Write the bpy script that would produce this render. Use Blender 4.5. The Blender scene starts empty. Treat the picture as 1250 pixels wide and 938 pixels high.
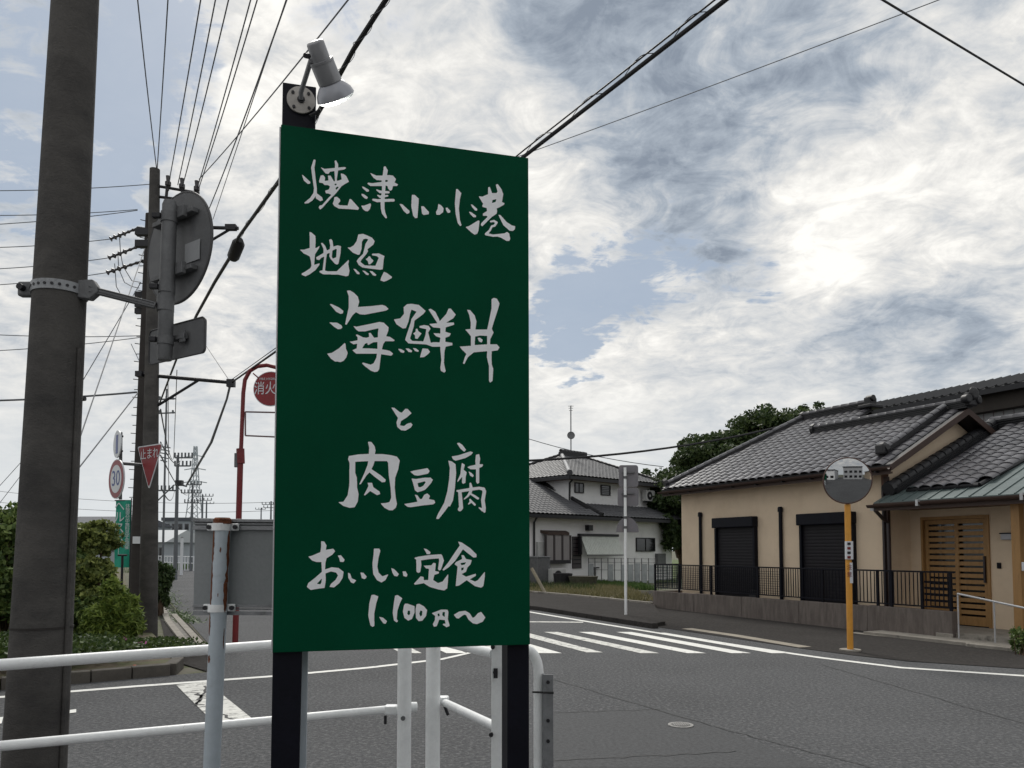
import bpy, math, random
import numpy as np
from mathutils import Vector, Matrix
random.seed(7); RNG = np.random.default_rng(7)
S = bpy.context.scene
COL = S.collection
R = math.radians

# ------------------------------------------------------------ camera
FPX, CX, CAMH, PITCH = 939.0, 625.0, 1.6, R(3.0)
CY = 672 - FPX*math.tan(PITCH)          # principal row, in pixels of the 1250 wide picture
cd = bpy.data.cameras.new('camera'); cam = bpy.data.objects.new('camera', cd); COL.objects.link(cam)
cd.sensor_width = 36; cd.lens = 36*FPX/1250; cd.shift_y = (CY-469)/1250
cd.clip_start = 0.05; cd.clip_end = 3000
cam.location = (0, 0, CAMH); cam.rotation_euler = (R(90)+PITCH, 0, 0)
S.camera = cam

# ------------------------------------------------------------ light
SUN_EL, SUN_AZ = R(48), R(-14)         # azimuth from +Y towards +X
w = bpy.data.worlds.new('World'); S.world = w; w.use_nodes = True
nt = w.node_tree; N = nt.nodes; L = nt.links
sd = bpy.data.lights.new('sun', 'SUN'); sd.energy = 1.5; sd.angle = R(14); sd.color = (1, .965, .9)
so = bpy.data.objects.new('sun', sd); COL.objects.link(so)
sv = Vector((math.sin(SUN_AZ)*math.cos(SUN_EL), math.cos(SUN_AZ)*math.cos(SUN_EL), math.sin(SUN_EL)))
so.rotation_euler = sv.to_track_quat('Z', 'Y').to_euler(); so.location = sv*50
S.view_settings.view_transform = 'Standard'; S.view_settings.look = 'None'
S.view_settings.exposure = 0.60; S.view_settings.gamma = 1

def ray(px, py):
    x = (px-CX)/FPX; y = (CY-py)/FPX
    return Vector((x, math.cos(PITCH)-y*math.sin(PITCH), math.sin(PITCH)+y*math.cos(PITCH)))
def P(px, py, Y):
    d = ray(px, py); return Vector((0, 0, CAMH)) + d*(Y/d.y)
def G(px, py, z=0.0):
    d = ray(px, py); return Vector((0, 0, CAMH)) + d*((z-CAMH)/d.z)
def PLN(px, py, p0, n):
    d = ray(px, py); c = Vector((0, 0, CAMH)); return c + d*((p0-c).dot(n)/d.dot(n))

# ---- sky: broken cloud deck, a function of direction only
def nd(t, **k):
    n = N.new(t)
    for a, b in k.items(): setattr(n, a, b)
    return n
def val(x, n, i):
    if hasattr(x, 'links') or hasattr(x, 'is_linked'): L.new(x, n.inputs[i])
    else: n.inputs[i].default_value = x
def M_(op, a, b=0.0, c=0.0, clamp=False):
    n = nd('ShaderNodeMath', operation=op, use_clamp=clamp); val(a, n, 0); val(b, n, 1)
    if op in ('MULTIPLY_ADD', 'SMOOTH_MIN', 'SMOOTH_MAX'): val(c, n, 2)
    return n.outputs[0]
def V_(op, a, b=None, s=None):
    n = nd('ShaderNodeVectorMath', operation=op); val(a, n, 0)
    if b is not None: val(b, n, 1)
    if s is not None: val(s, n, 3)
    return n.outputs[1] if op in ('DOT_PRODUCT', 'LENGTH') else n.outputs[0]
def NOI(v, sc, det=6, rough=.55, dist=0.0, col=False):
    n = nd('ShaderNodeTexNoise'); L.new(v, n.inputs['Vector']); n.inputs['Scale'].default_value = sc
    n.inputs['Detail'].default_value = det; n.inputs['Roughness'].default_value = rough; n.inputs['Distortion'].default_value = dist
    return n.outputs['Color'] if col else n.outputs['Fac']
def MR(x, a, b, c=0.0, d=1.0, smooth=True):
    n = nd('ShaderNodeMapRange'); n.interpolation_type = 'SMOOTHSTEP' if smooth else 'LINEAR'; val(x, n, 0)
    for i, q in enumerate((a, b, c, d)): n.inputs[i+1].default_value = q
    return n.outputs[0]
def MIX(f, a, b):
    n = nd('ShaderNodeMix', data_type='RGBA'); val(f, n, 0)
    if isinstance(a, tuple): n.inputs[6].default_value = a+(1,)
    else: L.new(a, n.inputs[6])
    if isinstance(b, tuple): n.inputs[7].default_value = b+(1,)
    else: L.new(b, n.inputs[7])
    return n.outputs[2]
tc = nd('ShaderNodeTexCoord').outputs['Generated']
sep = nd('ShaderNodeSeparateXYZ'); L.new(tc, sep.inputs[0])
dz = M_('MAXIMUM', sep.outputs[2], 0.0)
den = M_('ADD', dz, 0.22)
cmb = nd('ShaderNodeCombineXYZ'); L.new(M_('DIVIDE', sep.outputs[0], den), cmb.inputs[0]); L.new(M_('DIVIDE', sep.outputs[1], den), cmb.inputs[1]); L.new(dz, cmb.inputs[2])
pl = cmb.outputs[0]
warp = V_('SCALE', V_('SUBTRACT', NOI(pl, 1.6, 5, .6, col=True), (.5, .5, .5)), s=.30)
fine = V_('SCALE', V_('SUBTRACT', NOI(pl, 6.0, 5, .6, col=True), (.5, .5, .5)), s=.09)
dw = V_('NORMALIZE', V_('ADD', V_('ADD', tc, warp), fine))
def blob(px, py, rin, rout):
    c = ray(px, py).normalized()
    return MR(V_('DOT_PRODUCT', dw, tuple(c)), math.cos(R(rout)), math.cos(R(rin)))
def total(lst):
    o = None
    for (px, py, a, b, k) in lst:
        t = M_('MULTIPLY', blob(px, py, a, b), k); o = t if o is None else M_('ADD', o, t)
    return o
dark = total([(880, 120, 4, 12, .95), (800, 20, 2, 9, .55), (850, 230, 1, 7, .5), (960, 30, 2, 8, .5), (560, 20, 2, 9, .3), (1150, 430, 1, 7, .55), (1210, 395, 0, 5, .4), (1050, 445, 0, 5, .3), (760, 120, 1, 8, .4), (940, 380, 0, 5, .35), (1090, 130, 0, 5, .35), (90, 330, 2, 14, .15)])
gap = total([(710, 355, 1.5, 6, .92), (790, 335, 1, 5, .8), (680, 400, 0, 4.5, .8), (900, 345, 0, 4, .7), (860, 300, 0, 4, .4), (40, 60, 3, 11, .62), (160, 60, 1, 8, .55), (210, 110, 0, 6, .5), (20, 160, 0, 9, .5), (140, 200, 0, 6, .35), (500, 20, 0, 6, .4), (250, 5, 0, 6, .4), (1060, 420, 0, 4, .3)])
bright = total([(430, 90, 2, 10, .6), (1000, 270, 2, 9, .5), (960, 190, 0, 6, .4), (640, 160, 1, 7, .5), (700, 440, 1, 8, .35), (1150, 60, 1, 9, .45), (1160, 280, 1, 9, .35), (680, 300, 0, 5, .3)])
n1 = NOI(pl, 2.2, 9, .62, .5); n2 = NOI(pl, 7.5, 9, .65, .9); n3 = NOI(pl, 24, 6, .6, .5)
mpw = nd('ShaderNodeMapping'); L.new(pl, mpw.inputs[0]); mpw.inputs['Rotation'].default_value = (0, 0, .5); mpw.inputs['Scale'].default_value = (3.0, 7.0, 3.0)
n4 = NOI(mpw.outputs[0], 1.6, 8, .62, 1.2)
tex = M_('ADD', M_('ADD', M_('MULTIPLY', M_('SUBTRACT', n1, .5), 1.7), M_('MULTIPLY', M_('SUBTRACT', n2, .5), 1.5)), M_('ADD', M_('MULTIPLY', M_('SUBTRACT', n3, .5), .45), M_('MULTIPLY', M_('SUBTRACT', n4, .5), .4)))
hor = MR(dz, 0.0, .35, 0.0, 1.0)
darkc = M_('MINIMUM', dark, 1.05)
lum = M_('ADD', M_('ADD', M_('MULTIPLY', bright, .26), M_('MULTIPLY', darkc, -.40)), M_('MULTIPLY', tex, M_('ADD', M_('MULTIPLY', hor, .75), .12)))
lum = M_('ADD', lum, .62)
lum = M_('MAXIMUM', M_('MINIMUM', lum, 1.0), 0.0)
ramp = nd('ShaderNodeValToRGB'); L.new(lum, ramp.inputs[0])
el = ramp.color_ramp.elements
el[0].position = 0.0; el[0].color = (.17, .20, .245, 1)
el[1].position = 1.0; el[1].color = (.70, .685, .65, 1)
for p_, c_ in ((.25, (.265, .30, .345)), (.5, (.415, .43, .445)), (.72, (.54, .535, .52))):
    e = el.new(p_); e.color = c_+(1,)
cloud = V_('SCALE', ramp.outputs[0], s=10.0)
sky = nd('ShaderNodeTexSky', sky_type='NISHITA'); sky.sun_disc = False; sky.sun_elevation = SUN_EL; sky.sun_rotation = SUN_AZ
sky.air_density = 1.0; sky.dust_density = 2.0; sky.ozone_density = 1.0
blue = MIX(.92, sky.outputs[0], (2.35, 2.85, 3.55))
gapc = MR(gap, 0.0, .55, 0.0, 1.0)
gn = M_('ADD', M_('ADD', M_('MULTIPLY', M_('SUBTRACT', n2, .5), 4.2), M_('MULTIPLY', M_('SUBTRACT', n4, .5), 3.0)), M_('MULTIPLY', M_('SUBTRACT', n3, .5), 1.6))
gm = MR(M_('ADD', gap, M_('MULTIPLY', gn, gapc)), .22, 1.15, 0.0, .95)
allsky = MIX(gm, cloud, blue)
hz = MR(dz, .0, .26, .8, 0.0)
allsky = MIX(hz, allsky, (4.8, 5.05, 5.2))
bg = nd('ShaderNodeBackground') if 'Background' not in N else N['Background']
L.new(allsky, bg.inputs[0]); bg.inputs[1].default_value = 0.1
out = N.get('World Output') or nd('ShaderNodeOutputWorld'); L.new(bg.outputs[0], out.inputs[0])

# ------------------------------------------------------------ materials
def lin(h):
    return tuple(((int(h[i:i+2], 16)/255)/12.92 if int(h[i:i+2], 16)/255 <= .04045 else ((int(h[i:i+2], 16)/255+.055)/1.055)**2.4) for i in (0, 2, 4))
MATS = {}
def mat(name, col, rough=.7, metal=0.0, var=.15, scale=6.0, bump=0.0, bscale=60.0, streak=None, dirt=None, spec=.5, aniso=(1, 1, 1), col2=None, c2=(.55, .7), trans=0.0, big=0.0, per=0.0):
    """procedural surface: base colour with large and fine tone variation, fine relief, optional second tone in patches"""
    if name in MATS: return MATS[name]
    m = bpy.data.materials.new(name); m.use_nodes = True; t = m.node_tree; n = t.nodes; l = t.links
    b = n['Principled BSDF']; b.inputs['Roughness'].default_value = rough; b.inputs['Metallic'].default_value = metal
    b.inputs['Specular IOR Level'].default_value = spec
    g = n.new('ShaderNodeNewGeometry'); mp = n.new('ShaderNodeMapping'); mp.inputs['Scale'].default_value = aniso
    l.new(g.outputs['Position'], mp.inputs[0])
    def noise(sc, det=5, r=.6):
        x = n.new('ShaderNodeTexNoise'); x.inputs['Scale'].default_value = sc; x.inputs['Detail'].default_value = det; x.inputs['Roughness'].default_value = r
        l.new(mp.outputs[0], x.inputs['Vector']); return x.outputs['Fac']
    def mix(f, a, c):
        x = n.new('ShaderNodeMix'); x.data_type = 'RGBA'; l.new(f, x.inputs[0])
        for i, q in ((6, a), (7, c)):
            if isinstance(q, tuple): x.inputs[i].default_value = q+(1,)
            else: l.new(q, x.inputs[i])
        return x.outputs[2]
    lo = tuple(c*(1-var) for c in col); hi = tuple(min(1, c*(1+var)) for c in col)
    mr = n.new('ShaderNodeMapRange'); mr.inputs[1].default_value = .3; mr.inputs[2].default_value = .7; l.new(noise(scale), mr.inputs[0])
    c = mix(mr.outputs[0], lo, hi)
    if bump > 0 or var > .01:
        mr2 = n.new('ShaderNodeMapRange'); mr2.inputs[1].default_value = .35; mr2.inputs[2].default_value = .65; l.new(noise(bscale, 3), mr2.inputs[0])
        mm = n.new('ShaderNodeMix'); mm.data_type = 'RGBA'; mm.blend_type = 'MULTIPLY'; mm.inputs[0].default_value = min(1, var*2)
        l.new(c, mm.inputs[6]); q = n.new('ShaderNodeMix'); q.data_type = 'RGBA'; l.new(mr2.outputs[0], q.inputs[0]); q.inputs[6].default_value = (.72, .72, .72, 1); q.inputs[7].default_value = (1.15, 1.15, 1.15, 1)
        l.new(q.outputs[2], mm.inputs[7]); c = mm.outputs[2]
    if per:
        oi = n.new('ShaderNodeObjectInfo'); m6 = n.new('ShaderNodeMapRange'); m6.inputs[3].default_value = 1-per; m6.inputs[4].default_value = 1+per; l.new(oi.outputs['Random'], m6.inputs[0])
        v6 = n.new('ShaderNodeVectorMath'); v6.operation = 'SCALE'; l.new(c, v6.inputs[0]); l.new(m6.outputs[0], v6.inputs[3]); c = v6.outputs[0]
    if big:
        m5 = n.new('ShaderNodeMapRange'); m5.inputs[1].default_value = .3; m5.inputs[2].default_value = .7; m5.inputs[3].default_value = 1-big; m5.inputs[4].default_value = 1+big; l.new(noise(.45, 4), m5.inputs[0])
        vs_ = n.new('ShaderNodeVectorMath'); vs_.operation = 'SCALE'; l.new(c, vs_.inputs[0]); l.new(m5.outputs[0], vs_.inputs[3]); c = vs_.outputs[0]
    if col2:
        m3 = n.new('ShaderNodeMapRange'); m3.inputs[1].default_value = c2[0]; m3.inputs[2].default_value = c2[1]; l.new(noise(scale*.7+1.3, 7, .7), m3.inputs[0])
        c = mix(m3.outputs[0], c, col2)
    l.new(c, b.inputs['Base Color'])
    if bump > 0:
        bp = n.new('ShaderNodeBump'); bp.inputs['Strength'].default_value = bump; bp.inputs['Distance'].default_value = .01
        l.new(noise(bscale, 4), bp.inputs['Height']); l.new(bp.outputs[0], b.inputs['Normal'])
    MATS[name] = m; return m
def leafmat(name, c1, c2, tr=.25):
    m = bpy.data.materials.new(name); m.use_nodes = True; t = m.node_tree; n = t.nodes; l = t.links
    b = n['Principled BSDF']; b.inputs['Roughness'].default_value = .5; b.inputs['Specular IOR Level'].default_value = .3
    g = n.new('ShaderNodeNewGeometry'); x = n.new('ShaderNodeMix'); x.data_type = 'RGBA'
    l.new(g.outputs['Random Per Island'], x.inputs[0]); x.inputs[6].default_value = c1+(1,); x.inputs[7].default_value = c2+(1,)
    l.new(x.outputs[2], b.inputs['Base Color'])
    tb = n.new('ShaderNodeBsdfTranslucent'); l.new(x.outputs[2], tb.inputs[0]); ms = n.new('ShaderNodeMixShader'); ms.inputs[0].default_value = tr
    l.new(b.outputs[0], ms.inputs[1]); l.new(tb.outputs[0], ms.inputs[2]); l.new(ms.outputs[0], n['Material Output'].inputs[0])
    return m

# ------------------------------------------------------------ mesh helpers
class MB:
    def __init__(s): s.v = []; s.f = []
    def add(s, vs, fs):
        o = len(s.v); s.v += [Vector(q) for q in vs]; s.f += [tuple(i+o for i in f) for f in fs]; return s
    def poly(s, pts): return s.add(pts, [tuple(range(len(pts)))])
    def hexa(s, p):      # 8 corners, bottom 4 then top 4
        return s.add(p, [(0, 3, 2, 1), (4, 5, 6, 7), (0, 1, 5, 4), (1, 2, 6, 5), (2, 3, 7, 6), (3, 0, 4, 7)])
    def box(s, c, e, M=None):
        c = Vector(c); x, y, z = e[0]/2, e[1]/2, e[2]/2
        M = M or Matrix.Identity(3)
        return s.hexa([c + M @ Vector(q) for q in ((-x,-y,-z),(x,-y,-z),(x,y,-z),(-x,y,-z),(-x,-y,z),(x,-y,z),(x,y,z),(-x,y,z))])
    def fbox(s, F, a0, a1, b0, b1, z0, z1):
        return s.hexa([F.p(*q) for q in ((a0,b0,z0),(a1,b0,z0),(a1,b1,z0),(a0,b1,z0),(a0,b0,z1),(a1,b0,z1),(a1,b1,z1),(a0,b1,z1))])
    def prism(s, pts, ext):
        n = len(pts); pts = [Vector(q) for q in pts]; ext = Vector(ext)
        return s.add(pts+[q+ext for q in pts], [tuple(range(n))[::-1], tuple(range(n, 2*n))] + [(i, (i+1) % n, n+(i+1) % n, n+i) for i in range(n)])
    def tube(s, pts, r, n=8, cap=True):
        pts = [Vector(q) for q in pts]; m = len(pts); rs = r if isinstance(r, (list, tuple)) else [r]*m
        vs = []; t0 = (pts[1]-pts[0]).normalized(); up = Vector((0, 0, 1)) if abs(t0.z) < .9 else Vector((0, 1, 0)); u = t0.cross(up).normalized()
        for i in range(m):
            t = (pts[min(i+1, m-1)]-pts[max(i-1, 0)]).normalized(); u = (u - t*u.dot(t)).normalized(); q = t.cross(u)
            for k in range(n):
                a = 2*math.pi*k/n; vs.append(pts[i]+(u*math.cos(a)+q*math.sin(a))*rs[i])
        fs = [(i*n+k, i*n+(k+1) % n, (i+1)*n+(k+1) % n, (i+1)*n+k) for i in range(m-1) for k in range(n)]
        if cap: fs += [tuple(range(n))[::-1], tuple((m-1)*n+k for k in range(n))]
        return s.add(vs, fs)
    def disc(s, c, nrm, r, th, n=40, dome=0.0, rings=1):
        """a plate of radius r; dome > 0 bulges along nrm"""
        c = Vector(c); nrm = Vector(nrm).normalized(); up = Vector((0, 0, 1)) if abs(nrm.z) < .95 else Vector((0, 1, 0)); u = up.cross(nrm).normalized(); q = nrm.cross(u)
        vs = [c+nrm*(th/2+dome)]; 
        for j in range(1, rings+1):
            rr = r*j/rings; h = dome*(1-(j/rings)**2)
            vs += [c+nrm*(th/2+h)+(u*math.cos(2*math.pi*k/n)+q*math.sin(2*math.pi*k/n))*rr for k in range(n)]
        fs = [(0, 1+k, 1+(k+1) % n) for k in range(n)]
        for j in range(rings-1):
            a = 1+j*n; b = a+n; fs += [(a+k, b+k, b+(k+1) % n, a+(k+1) % n) for k in range(n)]
        o = 1+(rings-1)*n; vs += [c-nrm*th/2+(u*math.cos(2*math.pi*k/n)+q*math.sin(2*math.pi*k/n))*r for k in range(n)]
        p = o+n; fs += [(o+k, p+k, p+(k+1) % n, o+(k+1) % n) for k in range(n)] + [tuple(p+k for k in range(n))[::-1]]
        return s.add(vs, fs)
    def build(s, name, m, parent=None, smooth=False, kind=None, bevel=0.0, label=None):
        me = bpy.data.meshes.new(name); o = bpy.data.objects.new(name, me)
        off = parent.matrix_world_loc if False else (ROOTLOC.get(parent.name, Vector((0, 0, 0))) if parent else (ROOTNEW.get('loc') or Vector((0, 0, 0))))
        me.from_pydata([tuple(q-off) for q in s.v], [], s.f); me.materials.append(m)
        me.update(); 
        if smooth: me.shade_smooth() if hasattr(me, 'shade_smooth') else None
        COL.objects.link(o)
        if parent: o.parent = parent; ROOTLOC[o.name] = off
        else: o.location = off; ROOTLOC[o.name] = off
        if kind: o['kind'] = kind
        if label: o['label'] = label
        if bevel:
            bv = o.modifiers.new('bevel', 'BEVEL'); bv.width = bevel; bv.segments = 2; bv.limit_method = 'ANGLE'
        if smooth:
            try:
                me.set_sharp_from_angle(angle=R(40))
            except Exception: pass
        return o
ROOTLOC = {}; ROOTNEW = {}
def thing(name, label, cat, loc, group=None):
    o = bpy.data.objects.new(name, None); COL.objects.link(o); o.location = loc; ROOTLOC[o.name] = Vector(loc); o.empty_display_size = .1
    tag(o, label, cat, group); return o
def tag(o, label, cat, group=None):
    o['label'] = label; o['category'] = cat
    if group: o['group'] = group
    return o
def solo(mb, name, m, label, cat, loc, group=None, **k):
    ROOTNEW['loc'] = Vector(loc); o = mb.build(name, m, None, **k); ROOTNEW['loc'] = None; return tag(o, label, cat, group)
def struct(mb, name, m, parent=None, **k): return mb.build(name, m, parent, kind='structure', **k)
def inst(name, me, M, parent):
    """an alike piece sharing mesh data; M is a world matrix"""
    o = bpy.data.objects.new(name, me); COL.objects.link(o); o.parent = parent
    o.matrix_local = Matrix.Translation(-ROOTLOC.get(parent.name, Vector((0, 0, 0)))) @ M; return o
class Frame:
    def __init__(s, O, a, b=None, z=0.0):
        s.O = Vector((O[0], O[1], z)); s.a = Vector((a[0], a[1], 0)).normalized(); s.b = Vector((-s.a.y, s.a.x, 0)) if b is None else Vector((b[0], b[1], 0)).normalized()
    def p(s, a, b, z): return s.O + s.a*a + s.b*b + Vector((0, 0, z))
    def at(s, px, py, b):     # picture point on the vertical plane b = const -> (a, z)
        q = PLN(px, py, s.p(0, b, 0), s.b); d = q-s.O; return d.dot(s.a), q.z-s.O.z
    def M(s): return Matrix((s.a, s.b, Vector((0, 0, 1)))).transposed()
def text_mesh(body, size, depth=.001):
    c = bpy.data.curves.new('t', 'FONT'); c.body = body; c.size = size; c.align_x = 'CENTER'; c.align_y = 'CENTER'; c.extrude = depth; c.resolution_u = 3
    o = bpy.data.objects.new('t', c); COL.objects.link(o); dg = bpy.context.evaluated_depsgraph_get(); dg.update()
    me = bpy.data.meshes.new_from_object(o.evaluated_get(dg)); bpy.data.objects.remove(o); return me
def put_text(body, size, c, nrm, m, parent, up=Vector((0, 0, 1)), sx=1.0, sy=1.0):
    me = text_mesh(body, size); me.materials.clear(); me.materials.append(m)
    nrm = Vector(nrm).normalized(); x = Vector(up).cross(nrm).normalized(); y = nrm.cross(x)
    M = Matrix.Translation(c) @ Matrix((x*sx, y*sy, nrm)).transposed().to_4x4()
    return inst('lettering', me, M, parent)

# ------------------------------------------------------------ foliage
def leaves(centers, radii, n, size, seed=0, bumpy=.25, flat=0.0, shell=.55, aspect=1.7, clumps=60, zmin=None):
    """leaf quads in uneven clumps through the volume of several ellipsoids; returns verts, faces"""
    g = np.random.default_rng(seed); V = []; per = [max(1, int(n*r[0]*r[1]*r[2]/sum(q[0]*q[1]*q[2] for q in radii))) for r in radii]
    for c, r, k in zip(centers, radii, per):
        d = g.normal(size=(clumps, 3)); d /= np.linalg.norm(d, axis=1)[:, None]
        rad = shell+(1-shell)*g.random(clumps)**.6; rad *= 1+bumpy*(g.random(clumps)-.5)
        cc = d*rad[:, None]*np.array(r); cs = .16+.14*g.random(clumps)
        i = g.integers(0, clumps, k); o = g.normal(size=(k, 3)); o /= np.linalg.norm(o, axis=1)[:, None]; o *= (g.random(k)**.45)[:, None]
        V.append(np.array(c)+cc[i]+o*cs[i][:, None]*np.array(r)*1.25)
    p = np.concatenate(V)
    if zmin is not None: p = p[p[:, 2] > zmin]
    k = len(p); u = g.normal(size=(k, 3)); u /= np.linalg.norm(u, axis=1)[:, None]; t = g.normal(size=(k, 3)); v = np.cross(u, t); v /= np.linalg.norm(v, axis=1)[:, None]
    s = size*(.6+.8*g.random(k)); u = u*(s*aspect/2)[:, None]; v = v*(s/2)[:, None]
    q = np.stack([p-u, p+v, p+u, p-v], 1).reshape(-1, 3); f = np.arange(4*k).reshape(-1, 4)
    return q, f
def npmesh(name, v, f, m, parent=None, off=Vector((0, 0, 0)), kind=None):
    me = bpy.data.meshes.new(name); nf = len(f); me.vertices.add(len(v)); me.vertices.foreach_set('co', (np.asarray(v, dtype=np.float64)-np.array(off)).astype(np.float32).ravel())
    w_ = f.shape[1]; me.loops.add(nf*w_); me.loops.foreach_set('vertex_index', f.astype(np.int32).ravel())
    me.polygons.add(nf); me.polygons.foreach_set('loop_start', np.arange(nf, dtype=np.int32)*w_); me.update(calc_edges=True); me.materials.append(m)
    o = bpy.data.objects.new(name, me); COL.objects.link(o)
    if parent: o.parent = parent
    else: o.location = off
    if kind: o['kind'] = kind
    return o
# ------------------------------------------------------------ brush lettering on the board
# outlines traced in board picture units: (x0, y0, scale) window, p = painted outline, h = open counter, s = brush stroke x,y,width
GL = []
def glyph(win, *shapes): GL.append((win, shapes))
A1 = (350, 180, 8.333); A2 = (480, 210, 7.8125); A3 = (360, 275, 9.615); A4 = (395, 350, 8.524); A5 = (475, 360, 5.514); A6 = (410, 535, 6.579); A7 = (370, 655, 5.435); A8 = (440, 720, 7.8125)
glyph(A1, ('p', 155,280,170,290,240,355,235,372,215,375,175,340), ('s', 282,138,22, 265,210,32, 278,320,30, 292,420,28, 288,480,34), ('s', 285,480,36, 250,530,34, 215,555,30, 188,567,14),
 ('p', 300,465,360,512,368,540,340,550,295,520), ('p', 345,205,385,222,590,203,605,213,580,228,440,250,425,272,395,268), ('s', 497,145,18, 508,180,30, 503,250,34, 500,320,20, 500,400,16),
 ('p', 345,290,370,285,390,310,385,345,425,340,420,290,445,290,480,350,500,345,530,340,560,330,550,268,580,275,605,295,632,352,600,370,560,395,500,470,450,520,360,620,340,635,325,615,335,595,360,590,430,510,455,485,420,470,400,470,390,445,430,430,440,400,420,385,385,385,365,365,330,360,330,345),
 ('h', 485,375,505,370,510,385,490,390), ('h', 500,410,520,400,530,410,505,435,495,425),
 ('p', 485,510,510,505,540,530,545,550,520,580,540,592,620,595,640,528,655,530,735,620,725,638,640,630,530,625,485,600,468,575,480,545))
glyph(A1, ('p', 765,400,785,405,835,435,835,450,815,455,775,420), ('p', 760,475,785,480,825,510,815,528,795,522,765,495), ('p', 758,595,790,595,850,572,857,590,845,630,825,652,800,650,775,630),
 ('s', 998,208,24, 1005,240,44, 990,330,40, 985,440,32, 975,540,40, 975,620,36, 985,670,34, 1010,715,18),
 ('p', 848,262,870,272,910,290,965,290,1040,285,1080,290,1110,325,1105,340,1095,360,1132,380,1120,395,1080,395,1070,435,1050,443,1030,420,1020,400,960,395,850,395,820,372,830,362,870,368,965,355,965,338,915,335,880,310),
 ('h', 1003,333,1027,333,1027,352,1002,357), ('h', 1003,390,1025,395,1030,412,1005,412), ('s', 915,435,10, 950,455,26, 1035,460,22), ('s', 925,490,10, 950,505,24, 1025,495,16), ('s', 880,535,20, 920,545,30, 1085,540,26))
glyph(A2, ('p', 60,308,85,310,155,375,152,395,130,402,100,375), ('p', 178,222,205,222,243,258,238,330,230,440,210,443,190,420,173,330), ('p', 266,330,290,330,340,385,338,405,290,412,275,400))
glyph(A2, ('p', 430,308,455,320,480,350,475,385,440,412,412,410,408,385,425,350), ('p', 500,345,515,342,545,375,540,390,520,393,505,370), ('p', 600,165,615,168,648,205,635,260,625,350,635,460,650,510,640,520,615,490,595,400,588,300,595,220))
glyph(A2, ('p', 740,312,755,315,800,355,798,372,780,370,750,335), ('p', 722,382,740,385,790,420,785,435,765,435,735,405), ('p', 690,528,720,520,810,465,822,470,812,560,800,590,775,600,740,575),
 ('p', 815,235,850,238,905,215,905,150,920,145,935,185,940,205,985,205,995,190,978,125,995,118,1030,165,1048,215,1035,290,1060,300,1055,315,1010,340,985,350,990,380,985,400,940,430,900,470,850,520,835,510,840,490,900,430,890,420,855,420,855,400,895,375,890,345,850,335,850,318,860,310,835,270),
 ('h', 945,270,985,260,975,290,940,300), ('p', 1003,412,1020,412,1080,480,1130,512,1162,520,1158,550,1140,565,1110,562,1050,510),
 ('s', 930,475,16, 960,470,20, 985,485,20, 965,515,20, 940,520,18, 920,560,18, 885,595,24, 950,610,20, 1020,605,24), ('p', 1000,595,1060,588,1085,575,1105,590,1115,640,1105,660,1080,660,1030,630,1000,620))
glyph(A3, ('p', 172,82,195,90,240,130,242,200,238,270,255,270,290,245,280,275,235,345,230,410,225,470,290,450,285,470,240,530,170,580,125,602,80,585,80,570,110,555,180,510,195,480,190,430,175,370,150,355,105,335,60,290,110,290,175,270,175,180),
 ('p', 305,212,325,212,355,245,375,300,410,285,415,240,402,175,425,165,440,185,448,240,450,255,500,240,540,250,535,330,510,455,495,465,470,455,420,400,405,370,408,325,375,340,365,400,352,535,385,545,490,545,610,430,630,410,632,430,625,460,640,540,628,595,600,602,510,582,330,578,290,555,290,540,325,532,345,370,310,385,285,412,255,405,250,380,335,330,335,280),
 ('h', 440,300,480,280,492,285,485,380,460,390,442,395,432,370))
glyph(A3, ('p', 745,112,800,105,850,125,905,150,935,190,920,230,850,285,858,310,835,345,780,410,768,435,820,475,945,480,985,385,960,365,905,355,905,338,985,335,1050,365,1040,410,1030,520,1000,525,880,512,790,498,750,470,725,425,740,400,800,340,815,280,830,220,862,170,835,160,805,165,785,200,782,280,760,345,740,350,680,325,618,265,650,265,690,240,725,190,735,150),
 ('p', 870,365,885,375,895,395,920,415,915,430,885,460,865,462,855,425,830,400,850,390), ('p', 685,515,710,518,760,565,755,580,730,575), ('p', 790,535,820,540,868,575,860,588,835,583), ('p', 875,540,910,545,955,585,945,598,915,590), ('p', 1045,550,1080,565,1140,610,1130,625,1075,655,1045,665,1003,650,1015,610))
glyph(A4, ('p', 65,185,85,185,160,220,205,255,200,280,175,285,130,262), ('p', 60,375,140,378,185,405,195,425,180,442,150,445,110,420), ('p', 38,700,85,692,160,645,218,590,228,600,232,650,250,690,235,740,205,775,175,787,140,780,120,782,75,750),
 ('p', 243,45,275,42,320,70,355,105,370,160,355,215,500,205,610,192,645,205,675,235,650,250,560,268,430,293,380,290,335,268,300,300,240,397,225,395,235,340,262,220,262,100),
 ('p', 310,412,340,420,480,392,580,370,625,378,675,425,672,460,650,520,690,525,740,560,725,570,640,570,620,600,605,655,650,662,690,672,722,700,705,720,650,712,598,705,590,760,578,860,560,885,530,890,490,875,430,830,400,800,410,792,490,815,520,800,550,740,555,700,450,700,340,700,300,665,320,655,345,645,350,595,310,602,270,575,300,572,355,560,355,530,335,505,350,500,410,530,445,535,475,525,470,485,490,485,525,535,565,530,565,490,572,435,480,455,430,468,365,468,340,450),
 ('h', 430,595,460,585,455,600,465,610,490,595,520,580,560,578,560,650,470,645,400,645))
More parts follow.
